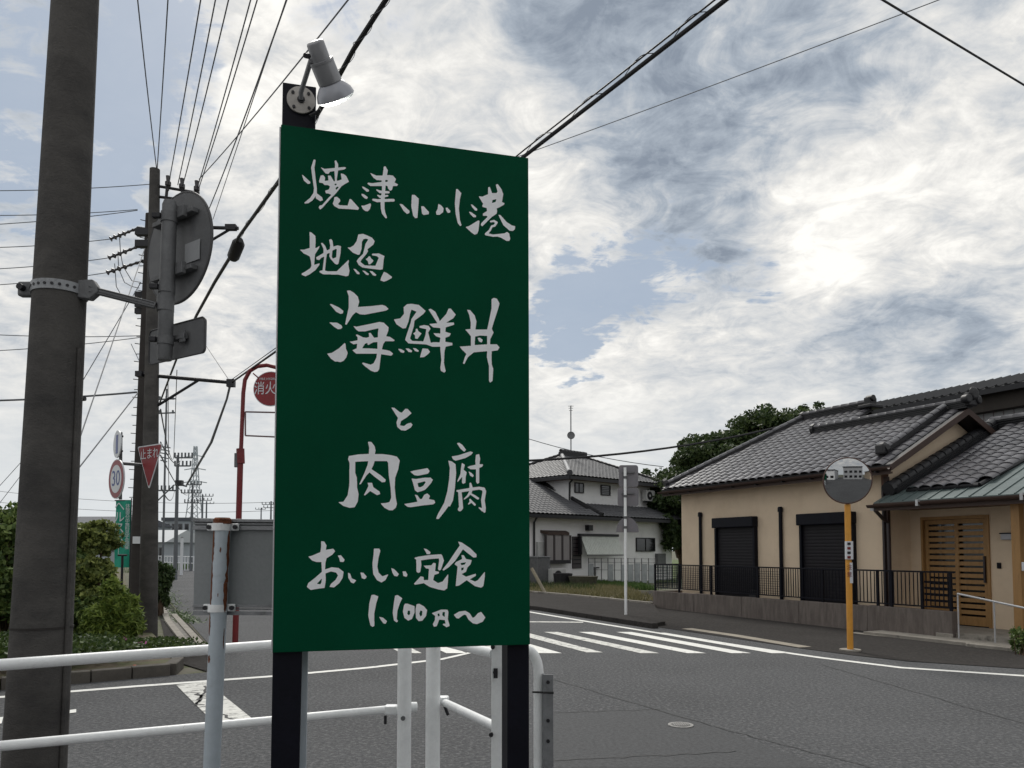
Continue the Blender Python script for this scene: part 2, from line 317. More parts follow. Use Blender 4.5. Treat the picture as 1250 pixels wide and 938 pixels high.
glyph(A5, ('p', 98,85,120,65,150,62,200,70,245,110,230,130,170,175,165,215,140,295,155,312,230,315,245,270,250,232,205,222,205,212,235,205,265,210,278,230,262,255,280,325,300,320,340,322,345,290,315,280,298,260,345,262,345,225,295,220,270,198,325,193,265,100,280,95,310,115,335,165,340,180,385,130,400,95,415,95,448,135,430,160,380,190,435,188,437,202,380,220,378,250,415,262,405,280,378,290,378,318,425,325,425,340,380,350,372,380,368,460,380,515,370,525,348,512,345,490,352,440,345,370,345,350,290,350,250,335,130,328,108,305,115,280,145,190,150,165,185,115,150,100,140,130,130,180,112,225,92,228,50,200,32,168,75,160,100,130),
 ('p', 180,230,190,230,195,245,218,262,200,285,190,298,175,295,175,275,162,262,178,250), ('p', 60,365,80,367,103,380,98,392,78,388), ('p', 110,362,130,362,155,378,150,388,130,385), ('p', 160,360,180,362,200,378,195,385,175,380), ('p', 225,362,260,365,275,385,262,400,235,420,208,422,215,395))
glyph(A5, ('p', 525,102,545,105,575,140,587,180,580,235,660,235,672,180,690,90,690,30,705,22,725,28,742,60,728,110,705,180,690,230,702,255,690,280,680,300,678,335,725,335,742,355,730,375,690,380,688,420,690,470,700,500,695,580,680,592,672,580,672,480,658,420,660,380,570,388,530,420,505,468,497,462,510,420,520,400,490,370,475,350,550,345,550,280,530,255,512,235,548,232,550,190,540,140),
 ('h', 578,282,610,275,660,278,660,335,575,340), ('p', 595,292,610,290,630,305,622,322,605,315))
glyph(A5, ('p', 15,760,35,762,70,790,85,795,110,768,125,770,150,798,120,825,80,850,72,880,100,885,120,870,145,862,157,875,145,895,110,915,80,912,55,890,50,860,60,830,40,800))
glyph(A6, ('p', 258,30,285,32,310,65,318,100,312,130,380,130,440,138,490,150,512,180,500,250,475,320,472,400,480,480,490,530,480,560,455,580,430,580,390,560,360,525,400,522,430,515,445,480,440,400,425,300,420,200,410,185,310,185,300,220,285,250,360,300,400,335,395,352,370,355,310,310,270,275,245,300,200,370,188,372,230,280,255,215,260,185,155,190,155,280,168,320,170,400,182,450,175,510,150,555,110,560,60,545,20,515,60,512,95,460,108,380,110,200,98,170,105,145,180,132,265,128,268,80),
 ('p', 255,360,290,360,300,395,350,430,355,450,330,458,300,440,275,425,235,460,225,458,250,410,262,385))
glyph(A6, ('p', 598,270,625,262,735,242,752,265,740,285,660,302,630,298), ('p', 608,325,640,330,700,320,760,318,778,335,765,360,735,395,715,415,690,425,655,435,635,420,622,370), ('h', 655,362,712,347,722,354,703,383,680,396,662,393),
 ('p', 633,455,655,460,675,490,690,490,710,455,735,445,755,465,745,490,790,500,797,520,780,532,700,540,600,555,575,552,548,530,600,522,655,512,645,480))
glyph(A6, ('p', 972,42,990,38,1015,55,1045,95,1030,110,1000,85), ('p', 930,148,980,140,1080,108,1100,115,1085,135,1040,160,960,182,940,170), ('p', 903,182,930,188,960,210,965,280,955,400,940,500,915,550,905,545,880,580,825,650,805,648,820,610,870,520,895,430,910,330,915,240),
 ('p', 1012,200,1035,215,1025,255,1050,275,1042,310,1040,360,1020,368,1012,355,1015,310,975,355,978,340,1000,290,1005,240), ('p', 1125,135,1150,130,1158,165,1152,210,1182,212,1175,230,1150,240,1150,300,1150,360,1135,368,1125,350,1125,250,1080,250,1055,235,1075,225,1122,215,1120,180), ('p', 1066,268,1090,282,1107,300,1098,314,1078,302),
 ('s', 1080,365,14, 1085,395,24, 1082,420,26), ('s', 975,425,14, 1000,425,22, 1080,412,24, 1150,402,22, 1185,410,26, 1192,430,28, 1180,500,28, 1188,560,30, 1192,590,18), ('s', 1150,560,8, 1180,578,24), ('s', 995,430,26, 1000,490,30, 1005,560,32, 995,572,32), ('s', 1082,430,22, 1060,465,16, 1030,490,8), ('s', 1085,450,14, 1110,465,18, 1140,485,18), ('s', 1078,495,14, 1085,510,20, 1065,530,8), ('s', 1090,510,16, 1115,535,16))
glyph(A7, ('p', 120,32,140,35,155,60,150,90,200,82,212,98,195,120,155,145,148,175,145,220,190,205,235,210,268,235,262,275,240,310,205,338,175,335,185,315,215,290,232,260,220,240,185,232,148,245,150,290,142,342,110,345,50,355,25,335,35,310,80,275,125,235,122,170,90,170,60,160,35,135,60,128,115,105,120,70),
 ('h', 90,315,125,278,122,305,115,318), ('p', 230,128,250,125,275,155,268,170,245,168,240,145))
glyph(A7, ('p', 298,240,312,248,322,278,352,292,335,312,318,305,300,275), ('p', 380,240,400,242,422,268,410,283,390,278,385,258))
glyph(A7, ('p', 470,82,505,82,512,95,500,140,492,200,500,240,525,265,565,252,545,290,520,305,490,290,465,250,460,180,468,120))
glyph(A7, ('p', 585,210,605,218,635,250,625,265,605,262,592,240), ('p', 660,232,680,232,692,255,685,268,665,262))
glyph(A7, ('p', 800,80,820,85,845,105,840,118,820,118,815,105), ('s', 745,145,10, 765,148,26, 840,137,26, 910,132,26, 918,160,30, 905,215,20), ('s', 765,150,30, 768,190,32, 765,228,26),
 ('p', 800,195,850,192,865,175,880,180,875,230,900,235,900,245,870,255,862,290,895,310,925,300,962,250,960,300,955,345,935,358,900,352,840,335,800,310,745,320,735,315,780,265,800,270,800,290,830,290,835,215,815,212))
glyph(A7, ('p', 1028,35,1050,40,1110,80,1150,120,1150,138,1130,140,1090,110,1060,85,1010,160,965,205,930,228,925,220,965,170,1005,110,1040,60),
 ('p', 1050,125,1065,125,1080,150,1118,158,1110,185,1090,205,1080,235,1050,250,1080,268,1145,248,1145,262,1105,285,1140,300,1160,290,1205,235,1205,265,1195,330,1180,340,1140,330,1085,290,1035,325,1012,330,1015,300,1025,200,1005,185,1015,170,1055,150), ('h', 1043,177,1082,171,1072,187,1050,192), ('h', 1048,208,1067,206,1062,224,1048,227))
glyph(A8, ('p', 105,52,130,48,170,65,150,130,130,230,132,345,115,355,95,340,75,250,85,130))
glyph(A8, ('p', 178,260,215,268,252,300,240,325,220,322,195,290))
glyph(A8, ('p', 330,58,355,52,398,82,375,130,352,200,345,280,358,300,345,312,320,295,308,220,320,120))
glyph(A8, ('p', 425,135,450,135,515,158,515,220,490,280,455,295,420,270,405,210,415,150), ('h', 452,200,472,200,474,232,460,247,446,230))
glyph(A8, ('p', 535,140,560,135,605,160,635,195,625,250,590,295,555,300,530,270,525,190), ('h', 570,198,590,203,588,245,571,257,560,230))
glyph(A8, ('p', 680,225,770,190,830,192,838,215,832,280,850,345,820,358,785,335,790,325,812,325,805,290,750,285,738,320,725,350,700,352,690,330,710,290,712,250), ('h', 733,230,753,226,756,250,740,257), ('h', 783,213,806,213,803,262,779,245))
glyph(A8, ('p', 890,240,940,210,1000,202,1040,225,1070,270,1090,260,1120,225,1150,212,1190,265,1165,305,1110,328,1070,320,1030,285,1005,240,985,238,935,275,915,272))

def glyph_mesh(win, shapes, to3d, q=5):
    """paint the outlines on a fine grid, round them a little and contour the edge; q samples per picture unit"""
    x0, y0, s = win; pts = []
    for sh in shapes:
        k = 3 if sh[0] == 's' else 2; a = np.array(sh[1:], float).reshape(-1, k); a[:, :2] /= s
        if k == 3: a[:, 2] /= s
        pts.append((sh[0], a))
    al = np.concatenate([a[:, :2] for _, a in pts]); lo = al.min(0)-4; hi = al.max(0)+4
    nx, ny = int((hi[0]-lo[0])*q)+1, int((hi[1]-lo[1])*q)+1
    X, Y = np.meshgrid(lo[0]+np.arange(nx)/q, lo[1]+np.arange(ny)/q); D = np.zeros((ny, nx), bool)
    for k, a in pts:
        if k == 's':
            for i in range(len(a)-1):
                p, r = a[i], a[i+1]; d = r[:2]-p[:2]; t = np.clip(((X-p[0])*d[0]+(Y-p[1])*d[1])/(d@d+1e-9), 0, 1)
                D |= np.hypot(X-p[0]-t*d[0], Y-p[1]-t*d[1]) < (p[2]+(r[2]-p[2])*t)/2
        else:
            ins = np.zeros_like(D); n = len(a)
            for i in range(n):
                xa, ya = a[i]; xb, yb = a[(i+1) % n]
                if ya == yb: continue
                ins ^= ((ya > Y) != (yb > Y)) & (X < (xb-xa)*(Y-ya)/(yb-ya)+xa)
            D = (D & ~ins) if k == 'h' else (D | ins)
    F = D.astype(float)
    for _ in range(3):
        F = (np.roll(F, 1, 0)+2*F+np.roll(F, -1, 0))/4; F = (np.roll(F, 1, 1)+2*F+np.roll(F, -1, 1))/4
    F = F-.39; V = []; FC = []
    def v(x, y): V.append((lo[0]+x/q+x0, lo[1]+y/q+y0)); return len(V)-1
    for j in range(ny-1):
        i = 0
        while i < nx-1:
            c = (F[j, i], F[j, i+1], F[j+1, i+1], F[j+1, i]); pos = [z > 0 for z in c]
            if all(pos):
                e = i
                while e < nx-1 and F[j, e+1] > 0 and F[j+1, e+1] > 0: e += 1
                FC.append((v(i, j), v(e, j), v(e, j+1), v(i, j+1))); i = e; continue
            if any(pos):
                cr = ((i, j), (i+1, j), (i+1, j+1), (i, j+1)); o = []
                for k in range(4):
                    n = (k+1) % 4
                    if pos[k]: o.append(cr[k])
                    if pos[k] != pos[n]:
                        t = c[k]/(c[k]-c[n]); o.append((cr[k][0]+(cr[n][0]-cr[k][0])*t, cr[k][1]+(cr[n][1]-cr[k][1])*t))
                if len(o) > 2: FC.append(tuple(v(*z) for z in o))
            i += 1
    return MB().add([to3d(*z) for z in V], FC)
# ------------------------------------------------------------ material set
asphalt = mat('asphalt', lin('565759'), .95, var=.35, scale=34, bump=.9, bscale=110, spec=.12, col2=lin('6f6f70'), c2=(.50, .62), big=.14)
asphalt2 = mat('patched_asphalt', lin('4c4d4f'), .85, var=.28, scale=30, bump=.6, bscale=170, spec=.3)
walkway = mat('pavement_asphalt', lin('3b3938'), .95, var=.25, scale=18, bump=.6, bscale=120, spec=.08, col2=lin('4e4a47'), big=.15)
paint = mat('road_paint', lin('dfdfdb'), .8, var=.08, scale=9, bump=.3, bscale=120, col2=lin('8a8987'), c2=(.58, .70))
wornpaint = mat('worn_road_paint', lin('cfcfca'), .75, var=.1, scale=9, bump=.4, bscale=120, col2=lin('737372'), c2=(.52, .62))
kerbd = mat('dark_kerb', lin('524e49'), .9, var=.2, scale=6, bump=.5, bscale=80, col2=lin('3b3a30'))
kerb = mat('kerb_concrete', lin('8d8880'), .9, var=.2, scale=4, bump=.5, bscale=80, col2=lin('5f5b55'))
wallconc = mat('low_wall_concrete', lin('6f6762'), .9, var=.18, scale=3, bump=.7, bscale=45, col2=lin('544c48'), c2=(.42, .72), aniso=(3, 3, .5))
poleconc = mat('pole_concrete', lin('53514f'), .92, var=.16, scale=3, bump=.5, bscale=70, col2=lin('3c3b3b'), c2=(.42, .72), aniso=(.8, .8, 1.5), spec=.2)
poledark = mat('pole_concrete_dark', lin('383534'), .85, var=.15, scale=2, bump=.4, bscale=30, col2=lin('34302e'), aniso=(.6, .6, 2), spec=.2)
galv = mat('galvanised_steel', lin('8b8d90'), .5, .55, var=.12, scale=14, bump=.15, bscale=90, col2=lin('6e6f72'))
galvd = mat('weathered_steel', lin('67686a'), .6, .4, var=.15, scale=10, bump=.2, bscale=60)
signback = mat('sign_back_grey', lin('646567'), .55, .35, var=.1, scale=7, bump=.1, bscale=70, col2=lin('55565a'), c2=(.5, .75))
signedge = mat('sign_rim', lin('4a4a4c'), .6, .3, var=.1)
panelback = mat('panel_back_grey', lin('868a8c'), .6, .1, var=.07, scale=5, bump=.12, bscale=80)
white = mat('white_enamel', lin('e9ebec'), .38, var=.05, scale=16, bump=.12, bscale=60, col2=lin('8e7a68'), c2=(.67, .78))
paleblue = mat('pale_blue_enamel', lin('b0bac2'), .45, var=.07, scale=8, bump=.12, bscale=50, col2=lin('8c9296'), c2=(.6, .8))
rust = mat('rust', lin('6b3c22'), .9, var=.35, scale=30, bump=.6, bscale=120, col2=lin('3f251a'))
green = mat('board_green', (.0004, .056, .0265), .55, var=.10, scale=2.2, bump=.03, bscale=150, spec=.05)
letter = mat('letter_white', lin('e9ebee'), .5, var=.05, scale=12)
signgrey = None
black = mat('black_paint', (.0045, .005, .010), .5, var=.2, scale=6, bump=.1, spec=.16)
lampgrey = mat('lamp_grey', lin('8e8f92'), .45, .2, var=.05, scale=20, bump=.08, bscale=200)
bulb = mat('lamp_glass', lin('eef3f3'), .25, var=.02); _b = bulb.node_tree.nodes['Principled BSDF']; _b.inputs['Transmission Weight'].default_value = .8; _b.inputs['Roughness'].default_value = .5; _b.inputs['IOR'].default_value = 1.1
dkmetal = mat('dark_metal', lin('26262a'), .5, .3, var=.15, scale=8)
cablem = mat('cable_black', lin('17171a'), .6, var=.1)
wirem = mat('wire_grey', lin('5c5f65'), .6, var=.1)
insul = mat('insulator', lin('3c3a3d'), .35, var=.1)
redp = mat('red_enamel', lin('7f1019'), .4, var=.08, scale=6, bump=.05)
redd = mat('dark_red_enamel', lin('6c171c'), .5, var=.15, scale=10, bump=.1)
orange = mat('orange_enamel', lin('cb8f34'), .45, var=.08, scale=9, bump=.08, col2=lin('b07028'), c2=(.6, .8))
signwhite = mat('sign_white', lin('c9ccd1'), .4, var=.03)
bluep = mat('sign_blue', lin('1f3a80'), .4, var=.05)
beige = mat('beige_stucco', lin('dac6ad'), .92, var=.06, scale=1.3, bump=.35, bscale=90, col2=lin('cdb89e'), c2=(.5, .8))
beige_shaded = mat('shaded_side_stucco', lin('8b6f5c'), .92, var=.08, scale=1.3, bump=.35, bscale=90)  # same stucco as the front, with the side's shade put into the colour
whitewall = mat('white_plaster', lin('ebebec'), .9, var=.05, scale=.8, bump=.2, bscale=50, col2=lin('dadadc'), c2=(.52, .75))
greywall = mat('grey_siding', lin('a8a9ab'), .8, var=.06, scale=1.2, bump=.1, bscale=20, aniso=(1, 1, .3))
darkwall = mat('dark_boards', lin('38332f'), .85, var=.15, scale=3, bump=.3, aniso=(1, 1, .3))
fascia = mat('brown_fascia', lin('3e2d27'), .6, var=.1, scale=4)
tilem = mat('grey_roof_tile', lin('4c4b50'), .32, var=.16, scale=3.3, bump=.2, bscale=40, col2=lin('37363b'), c2=(.52, .8), spec=.7, per=.22)
tiled = mat('dark_ridge_tile', lin('1c1c20'), .5, var=.15, scale=5, bump=.15)
tilef = mat('far_roof_tile', lin('47484c'), .55, var=.18, scale=2.5, bump=.2, bscale=30, col2=lin('525357'), c2=(.45, .7))
copper = mat('green_sheet_metal', lin('596565'), .45, .2, var=.1, scale=2.5, bump=.1, col2=lin('6d7a79'), aniso=(1, 1, 6))
shutterm = mat('black_shutter', lin('1a181d'), .55, .0, var=.15, scale=3, spec=.25)
alu = mat('brushed_aluminium', lin('b9babd'), .4, .6, var=.05)
wood = mat('door_wood', lin('9c7749'), .55, var=.14, scale=5, bump=.15, bscale=60, aniso=(3, 3, .6), col2=lin('85633b'))
glassd = mat('dark_glass', lin('14161a'), .12, var=.1, spec=.7)
curtain = mat('curtain', lin('8e8a8a'), .9, var=.12, scale=12, aniso=(3, 3, .2))
soil = mat('soil', lin('5b5142'), .95, var=.3, scale=3, bump=.8, bscale=30, col2=lin('4c5230'), c2=(.45, .6))
groundm = mat('ground_gravel', lin('5e5b50'), .95, var=.25, scale=.6, bump=.6, bscale=20, col2=lin('4d5236'), c2=(.45, .6))
fieldm = mat('field_grass', lin('4a5a2c'), .95, var=.3, scale=.8, bump=.6, bscale=14, col2=lin('6c6544'))
greenbanner = mat('banner_green', lin('1b9079'), .7, var=.05, scale=5)
copper_dummy = None
bark = mat('bark', lin('4a3b2e'), .95, var=.3, scale=10, bump=.8)
acw = mat('appliance_white', lin('b8b9b8'), .6, var=.05)
iron = mat('manhole_iron', lin('8a8987'), .6, .4, var=.2, scale=30, bump=.4)
pinkp = mat('pink_petal', lin('c76aa8'), .7, var=.1)

# ------------------------------------------------------------ ground, roads, pavements
def sheet(name, m, pts, z, kind='structure', parent=None):
    mb = MB(); mb.poly([(p[0], p[1], z) for p in pts]); return mb.build(name, m, parent, kind=kind)
sheet('ground', groundm, [(-900, -300), (900, -300), (900, 1500), (-900, 1500)], -.012)
g = lambda x, y: G(x, y)
def seg_dir(p, q): d = (q-p); d.z = 0; return d.normalized()
E0, E1 = g(0, 852), g(333, 826); ed = seg_dir(E0, E1)           # far edge line of the near road
mirror_b = g(1038, 796)
# the carriageway: one sheet from behind the camera to the far kerbs
road_pts = [(-60, -25), (60, -25), (60, 5), tuple(g(1450, 815)[:2]), tuple(g(1250, 805)[:2]), tuple(g(1100, 797)[:2]), tuple(g(1003, 786)[:2]), tuple(g(960, 780)[:2]), tuple(g(820, 760)[:2]), tuple(g(720, 748)[:2]), tuple(g(650, 740)[:2]), tuple(g(560, 733)[:2]), tuple(g(470, 722)[:2]), tuple(g(400, 716)[:2]),
            tuple(g(330, 700)[:2]), tuple(g(262, 684)[:2]), tuple(g(205, 688)[:2]), tuple(g(203, 705)[:2]), tuple(g(204, 730)[:2]), tuple(g(258, 790)[:2]), tuple(g(258, 808)[:2]), tuple(g(252, 821)[:2]), tuple(g(215, 824)[:2]), tuple(g(0, 842)[:2]), (-20, 4.6), (-60, -12)]
sheet('road', asphalt, road_pts, 0.0)
# far block of ground between the left road and the crosswalk road
blk = [g(650, 742), g(560, 730), g(470, 719), g(400, 713), g(332, 697), g(270, 683.5), (60, 130, 0), (60, 40, 0), g(650, 712)]
sheet('field', fieldm, blk, .004)
PRISM = []
def slab(name, m, pts, z0, z1, kind='structure'):
    mb = MB(); mb.prism([(p[0], p[1], z0) for p in pts][::1], (0, 0, z1-z0)); return mb.build(name, m, None, kind=kind)
# left verge with its kerb stones
vg = [g(-260, 862), g(0, 841), g(110, 831.5), g(205, 823), g(214, 815), g(204, 800), g(176, 770), g(160, 735), g(150, 700), (-60, 60, 0), (-60, 6, 0)]
slab('verge', soil, vg, -.1, .11)
kt = thing('kerb_row', 'weathered concrete kerb stones edging the planted verge at the left', 'kerb', g(0, 842))
line = [g(-260, 863), g(0, 842), g(110, 832.5), g(207, 824), g(217, 815), g(206, 799)]
for i in range(len(line)-1):
    p, q = line[i], line[i+1]; d = q-p; n = max(1, round(d.length/.6)); u = d.normalized(); v = Vector((-u.y, u.x, 0))
    for k in range(n):
        c = p+d*((k+.5)/n); mb = MB(); M = Matrix((u, v, Vector((0, 0, 1)))).transposed()
        mb.box(c+Vector((0, 0, .06+random.uniform(-.004, .004)))+v*random.uniform(-.006, .006), (d.length/n-.012, .15, .17), M); mb.build('kerb_stone', kerbd, kt, bevel=.012)
# pavement of the left road
sheet('pavement_left', walkway, [g(207, 806), g(252, 820), g(258, 806), g(255, 790), g(204, 733), g(201, 708), g(196, 700), g(190, 705), g(190, 733), g(199, 770)], .006)
gut = MB()
for (a, b) in (((205, 760), (228, 790)), ((212, 752), (246, 790)), ((196, 738), (205, 760))):
    p, q = g(*a), g(*b); u = (q-p).normalized(); v = Vector((-u.y, u.x, 0)); M = Matrix((u, v, Vector((0, 0, 1)))).transposed()
    n = max(2, int((q-p).length/.6))
    for k in range(n): gut.box(p+(q-p)*((k+.5)/n)+Vector((0, 0, .02)), ((q-p).length/n-.015, .12, .06), M)
gut.build('kerb_edging', kerb, None, kind='structure')
mb = MB(); 
for k in range(26):
    t0 = k/26; t1 = (k+.93)/26
    f = lambda t, s: g(*( (203+(248-203)*t**1.6, 742+(794-742)*t**1.6) if s else (196+(226-196)*t**1.6, 744+(797-744)*t**1.6)))
    a_, b_, c_, d_ = f(t0, 0), f(t0, 1), f(t1, 1), f(t1, 0)
    mb.prism([(q.x, q.y, .008) for q in (a_, b_, c_, d_)], (0, 0, .012))
mb.build('pavement_slabs', mat('pale_paving', lin('77746f'), .9, var=.15, scale=5, bump=.4, bscale=60), None, kind='stuff')
# right pavement
rp = [g(640, 743), g(720, 753.5), g(820, 768.5), g(850, 773), g(985, 793), g(1038, 799), g(1110, 807), g(1250, 814), g(1420, 822), (40, 7.5, 0), (40, 16, 0), (14.5, 16, 0)]
C0, C1 = g(797, 742), g(1163, 783)
HA = Vector((.45, -.893, 0)).normalized(); HB = Vector((-HA.y, HA.x, 0))
rp2 = [g(640, 743), g(720, 753.5), g(820, 768.5), g(850, 773), g(985, 793), g(1038, 800), g(1110, 808), g(1250, 817), g(1500, 826), (40, 9, 0), (40, 40, 0), (4.5, 30, 0), g(797, 738), g(700, 729.5), g(640, 724)]
sheet('pavement_right', walkway, rp2, .008)
def ribbon(pts, wd, z, m, name, kind='structure', th=None, side=0.0):
    pts = [Vector((p[0], p[1], 0)) for p in pts]; l, r = [], []
    for i, p in enumerate(pts):
        t = (pts[min(i+1, len(pts)-1)]-pts[max(i-1, 0)]).normalized(); n = Vector((-t.y, t.x, 0)); l.append(p+n*(wd/2+side)+Vector((0, 0, z))); r.append(p-n*(wd/2-side)+Vector((0, 0, z)))
    mb = MB()
    for i in range(len(pts)-1):
        if th: mb.prism([l[i], l[i+1], r[i+1], r[i]], (0, 0, th))
        else: mb.poly([l[i], l[i+1], r[i+1], r[i]])
    return mb.build(name, m, None, kind=kind)
rk = thing('raised_kerb_row', 'low dark concrete kerb stones between crosswalk and right pavement', 'kerb', g(720, 755))
kl = [g(600, 739), g(660, 745.5), g(720, 755), g(800, 767.5)]
for i in range(len(kl)-1):
    p, q = kl[i], kl[i+1]; d = q-p; n = max(1, round(d.length/.6)); u = d.normalized(); v = Vector((-u.y, u.x, 0)); M = Matrix((u, v, Vector((0, 0, 1)))).transposed()
    for k in range(n):
        mb = MB(); mb.box(p+d*((k+.5)/n)+Vector((0, 0, .04)), (d.length/n-.012, .16, .14), M); mb.build('kerb_stone', walkway, rk, bevel=.012)
slab('raised_pavement', walkway, [g(600, 738), g(660, 744.3), g(720, 753.2), g(800, 765.5), g(812, 764), g(797, 739.2), g(700, 730), g(600, 722)], -.1, .085)
ribbon([g(600, 721), g(650, 726), g(700, 730.5), g(797, 741)], .13, .0, kerb, 'concrete_edging', th=.13)
ribbon([g(838, 768), g(900, 777), g(983, 791)], .26, .012, mat('gutter_concrete', lin('8f887c'), .9, var=.15, scale=4, bump=.4, bscale=60, col2=lin('6d675e')), 'gutter_strip')
ribbon([g(1040, 773), g(1075, 777), g(1115, 780)], .22, .013, kerb, 'drain_cover_strip')
# painted markings, 4 mm above the road
def mark(name, m, pts, z=.004): return sheet(name, m, pts, z)
def band(name, m, pts, wd, z=.004): return ribbon(pts, wd, z, m, name)
band('edge_line', paint, [g(-260, 873), g(0, 851.5), g(170, 838), g(333, 826), g(450, 815.5), g(540, 805)], .13)
band('edge_line', paint, [g(540, 805.01), g(575, 797), g(570, 789), g(530, 778)], .10, .0045)
band('edge_line', paint, [g(600, 739.5), g(650, 748), g(716, 759), g(796, 772), g(880, 785), g(968, 798.5), g(1003, 803.5), g(1100, 815.5), g(1250, 825.5), g(1400, 834)], .14)
band('edge_line', wornpaint, [g(600, 759.3), g(650, 759.5), g(712, 760)], .22, .0045)
def stripe(x0a, x0b, x1a, x1b, ya=772, yb=798, m=paint): mark('crosswalk_stripe', m, [g(x0a, ya), g(x0b, ya), g(x1b, yb), g(x1a, yb)], .006)
stripe(752, 771, 893, 917); stripe(706, 724, 839, 862); stripe(664, 681, 782, 805, m=wornpaint); stripe(797, 812, 942, 964, 773)
stripe(620, 640, 716, 736, 772, 797, wornpaint); stripe(575, 595, 658, 686); stripe(530, 552, 600, 626, m=wornpaint); stripe(486, 506, 545, 570); stripe(440, 461, 490, 515, m=wornpaint)
mark('stop_line', wornpaint, [g(215, 837), g(252, 833), g(309, 879), g(262, 884)], .006)
mark('lane_dash', paint, [g(75, 869), g(93, 866.5), g(93, 870.5), g(75, 873)], .006)
mark('lane_dash', paint, [g(-60, 884), g(4, 876), g(2, 884), g(-60, 893)], .006)
mark('lane_dash', paint, [g(312, 791), g(330, 790), g(331, 791.5), g(313, 792.5)], .006)
band('far_road_line', paint, [g(207, 700), g(206, 693), g(214, 688), g(235, 684.5), g(262, 683)], .5, .004)
# darker resurfaced patch with sealed joints
mark('asphalt_patch', asphalt2, [g(655, 870.5), g(812, 866), g(1010, 938), g(640, 938), g(640, 930)], .002)
crack = mat('joint_sealer', lin('39393a'), .8, var=.1)
def wob(a, b, n=18, k=.012):
    p, q = g(*a), g(*b); v = Vector((-(q-p).y, (q-p).x, 0)).normalized(); return [p+(q-p)*(i/n)+v*random.gauss(0, k) for i in range(n+1)]
for a, b in (((655, 824), (870, 887)), ((870, 887), (1090, 945)), ((665, 871), (815, 866)), ((668, 930), (900, 918)), ((1003, 812), (1250, 884))): band('road_crack', crack, wob(a, b), .012, .0065)
for a, b in (((236, 846), (262, 856)), ((240, 862), (256, 838)), ((255, 866), (292, 884)), ((245, 848), (240, 862))): band('road_crack', crack, wob(a, b, 8, .03), .03, .0075)
mh = thing('manhole_cover', 'small round pale iron cover set in the near road', 'manhole cover', g(831, 886))
c = g(831, 886); MB().disc(c+Vector((0, 0, .004)), (0, 0, 1), .115, .012, 32).build('rim', iron, mh)
MB().disc(c+Vector((0, 0, .006)), (0, 0, 1), .085, .013, 32).build('lid', mat('lid_iron', lin('5d5c5b'), .6, .3, var=.2, scale=30), mh)
mb = MB()
for i in range(-3, 4): mb.box(c+Vector((i*.02, 0, .0135)), (.008, .11, .004))
mb.build('lid_ribs', iron, mh)

# ------------------------------------------------------------ the green board
pA = P(336, 672, 2.62); pB = P(646, 672, 2.845); SF = Frame((pA.x, pA.y), (pB-pA))
def sp(px, py, b=0.0): a, z = SF.at(px, py, b); return SF.p(a, b, z)
sg = thing('sign_board', 'large green shop board with white brush lettering on two black posts', 'sign', (pA.x, pA.y, 0))
cor = [sp(333, 797), sp(647, 787), sp(645, 193), sp(343, 152)]
mb = MB(); mb.prism(cor, SF.b*.024); pn = mb.build('panel', green, sg, bevel=.0015)
mb = MB(); 
for i, (p, q) in enumerate(zip(cor, cor[1:]+cor[:1])): 
    if i == 3: mb.tube([p+SF.b*.02-SF.a*.003, q+SF.b*.02-SF.a*.003], .0035, 6)
mb.build('edge_trim', alu, sg)
def onboard(x, y): 
    a, z = SF.at(x, y, 0); return SF.p(a, -.0012, z)
for win, shp in GL: glyph_mesh(win, shp, onboard).build('letter', letter, pn)
def colpost(x0, x1, ybot, b0, b1, ztop, m, name='post', parent=None):
    a0, _ = SF.at(x0, ybot, b0); a1, _ = SF.at(x1, ybot, b0); mb = MB(); mb.fbox(SF, a0, a1, b0, b1, -.05, ztop); return mb.build(name, m, parent, bevel=.003)
zt = SF.at(365, 104, .03)[1]
a0l, _ = SF.at(331.5, 938, .026); a1l, _ = SF.at(361, 938, .026); a0t, _ = SF.at(345, 104, .026); a1t, _ = SF.at(386, 108, .026)
F_ = SF
def lean_post(a0, a1, t0, t1, b0, b1, z0, z1, m, name, parent):
    mb = MB(); mb.hexa([SF.p(a0, b0, z0), SF.p(a1, b0, z0), SF.p(a1, b1, z0), SF.p(a0, b1, z0), SF.p(t0, b0, z1), SF.p(t1, b0, z1), SF.p(t1, b1, z1), SF.p(t0, b1, z1)]); return mb.build(name, m, parent, bevel=.003)
lean_post(a0l-.004, a1l+.002, a0t, a1t, .026, .126, -.05, zt, black, 'post', sg)
ar0, _ = SF.at(619.5, 860, .026); ar1, _ = SF.at(646, 860, .026)
lean_post(ar0, ar1, ar0, ar1, .026, .116, -.05, 2.9, black, 'post', sg)
# white angle posts bolted behind the board
for x0, x1, yb in ((363.5, 374, 880),):
    a0, _ = SF.at(x0, yb, .1); a1, _ = SF.at(x1, yb, .1); lean_post(a0, a1, a0+.004, a1+.004, .13, .15, -.05, 1.6, paleblue, 'brace_plate', sg)
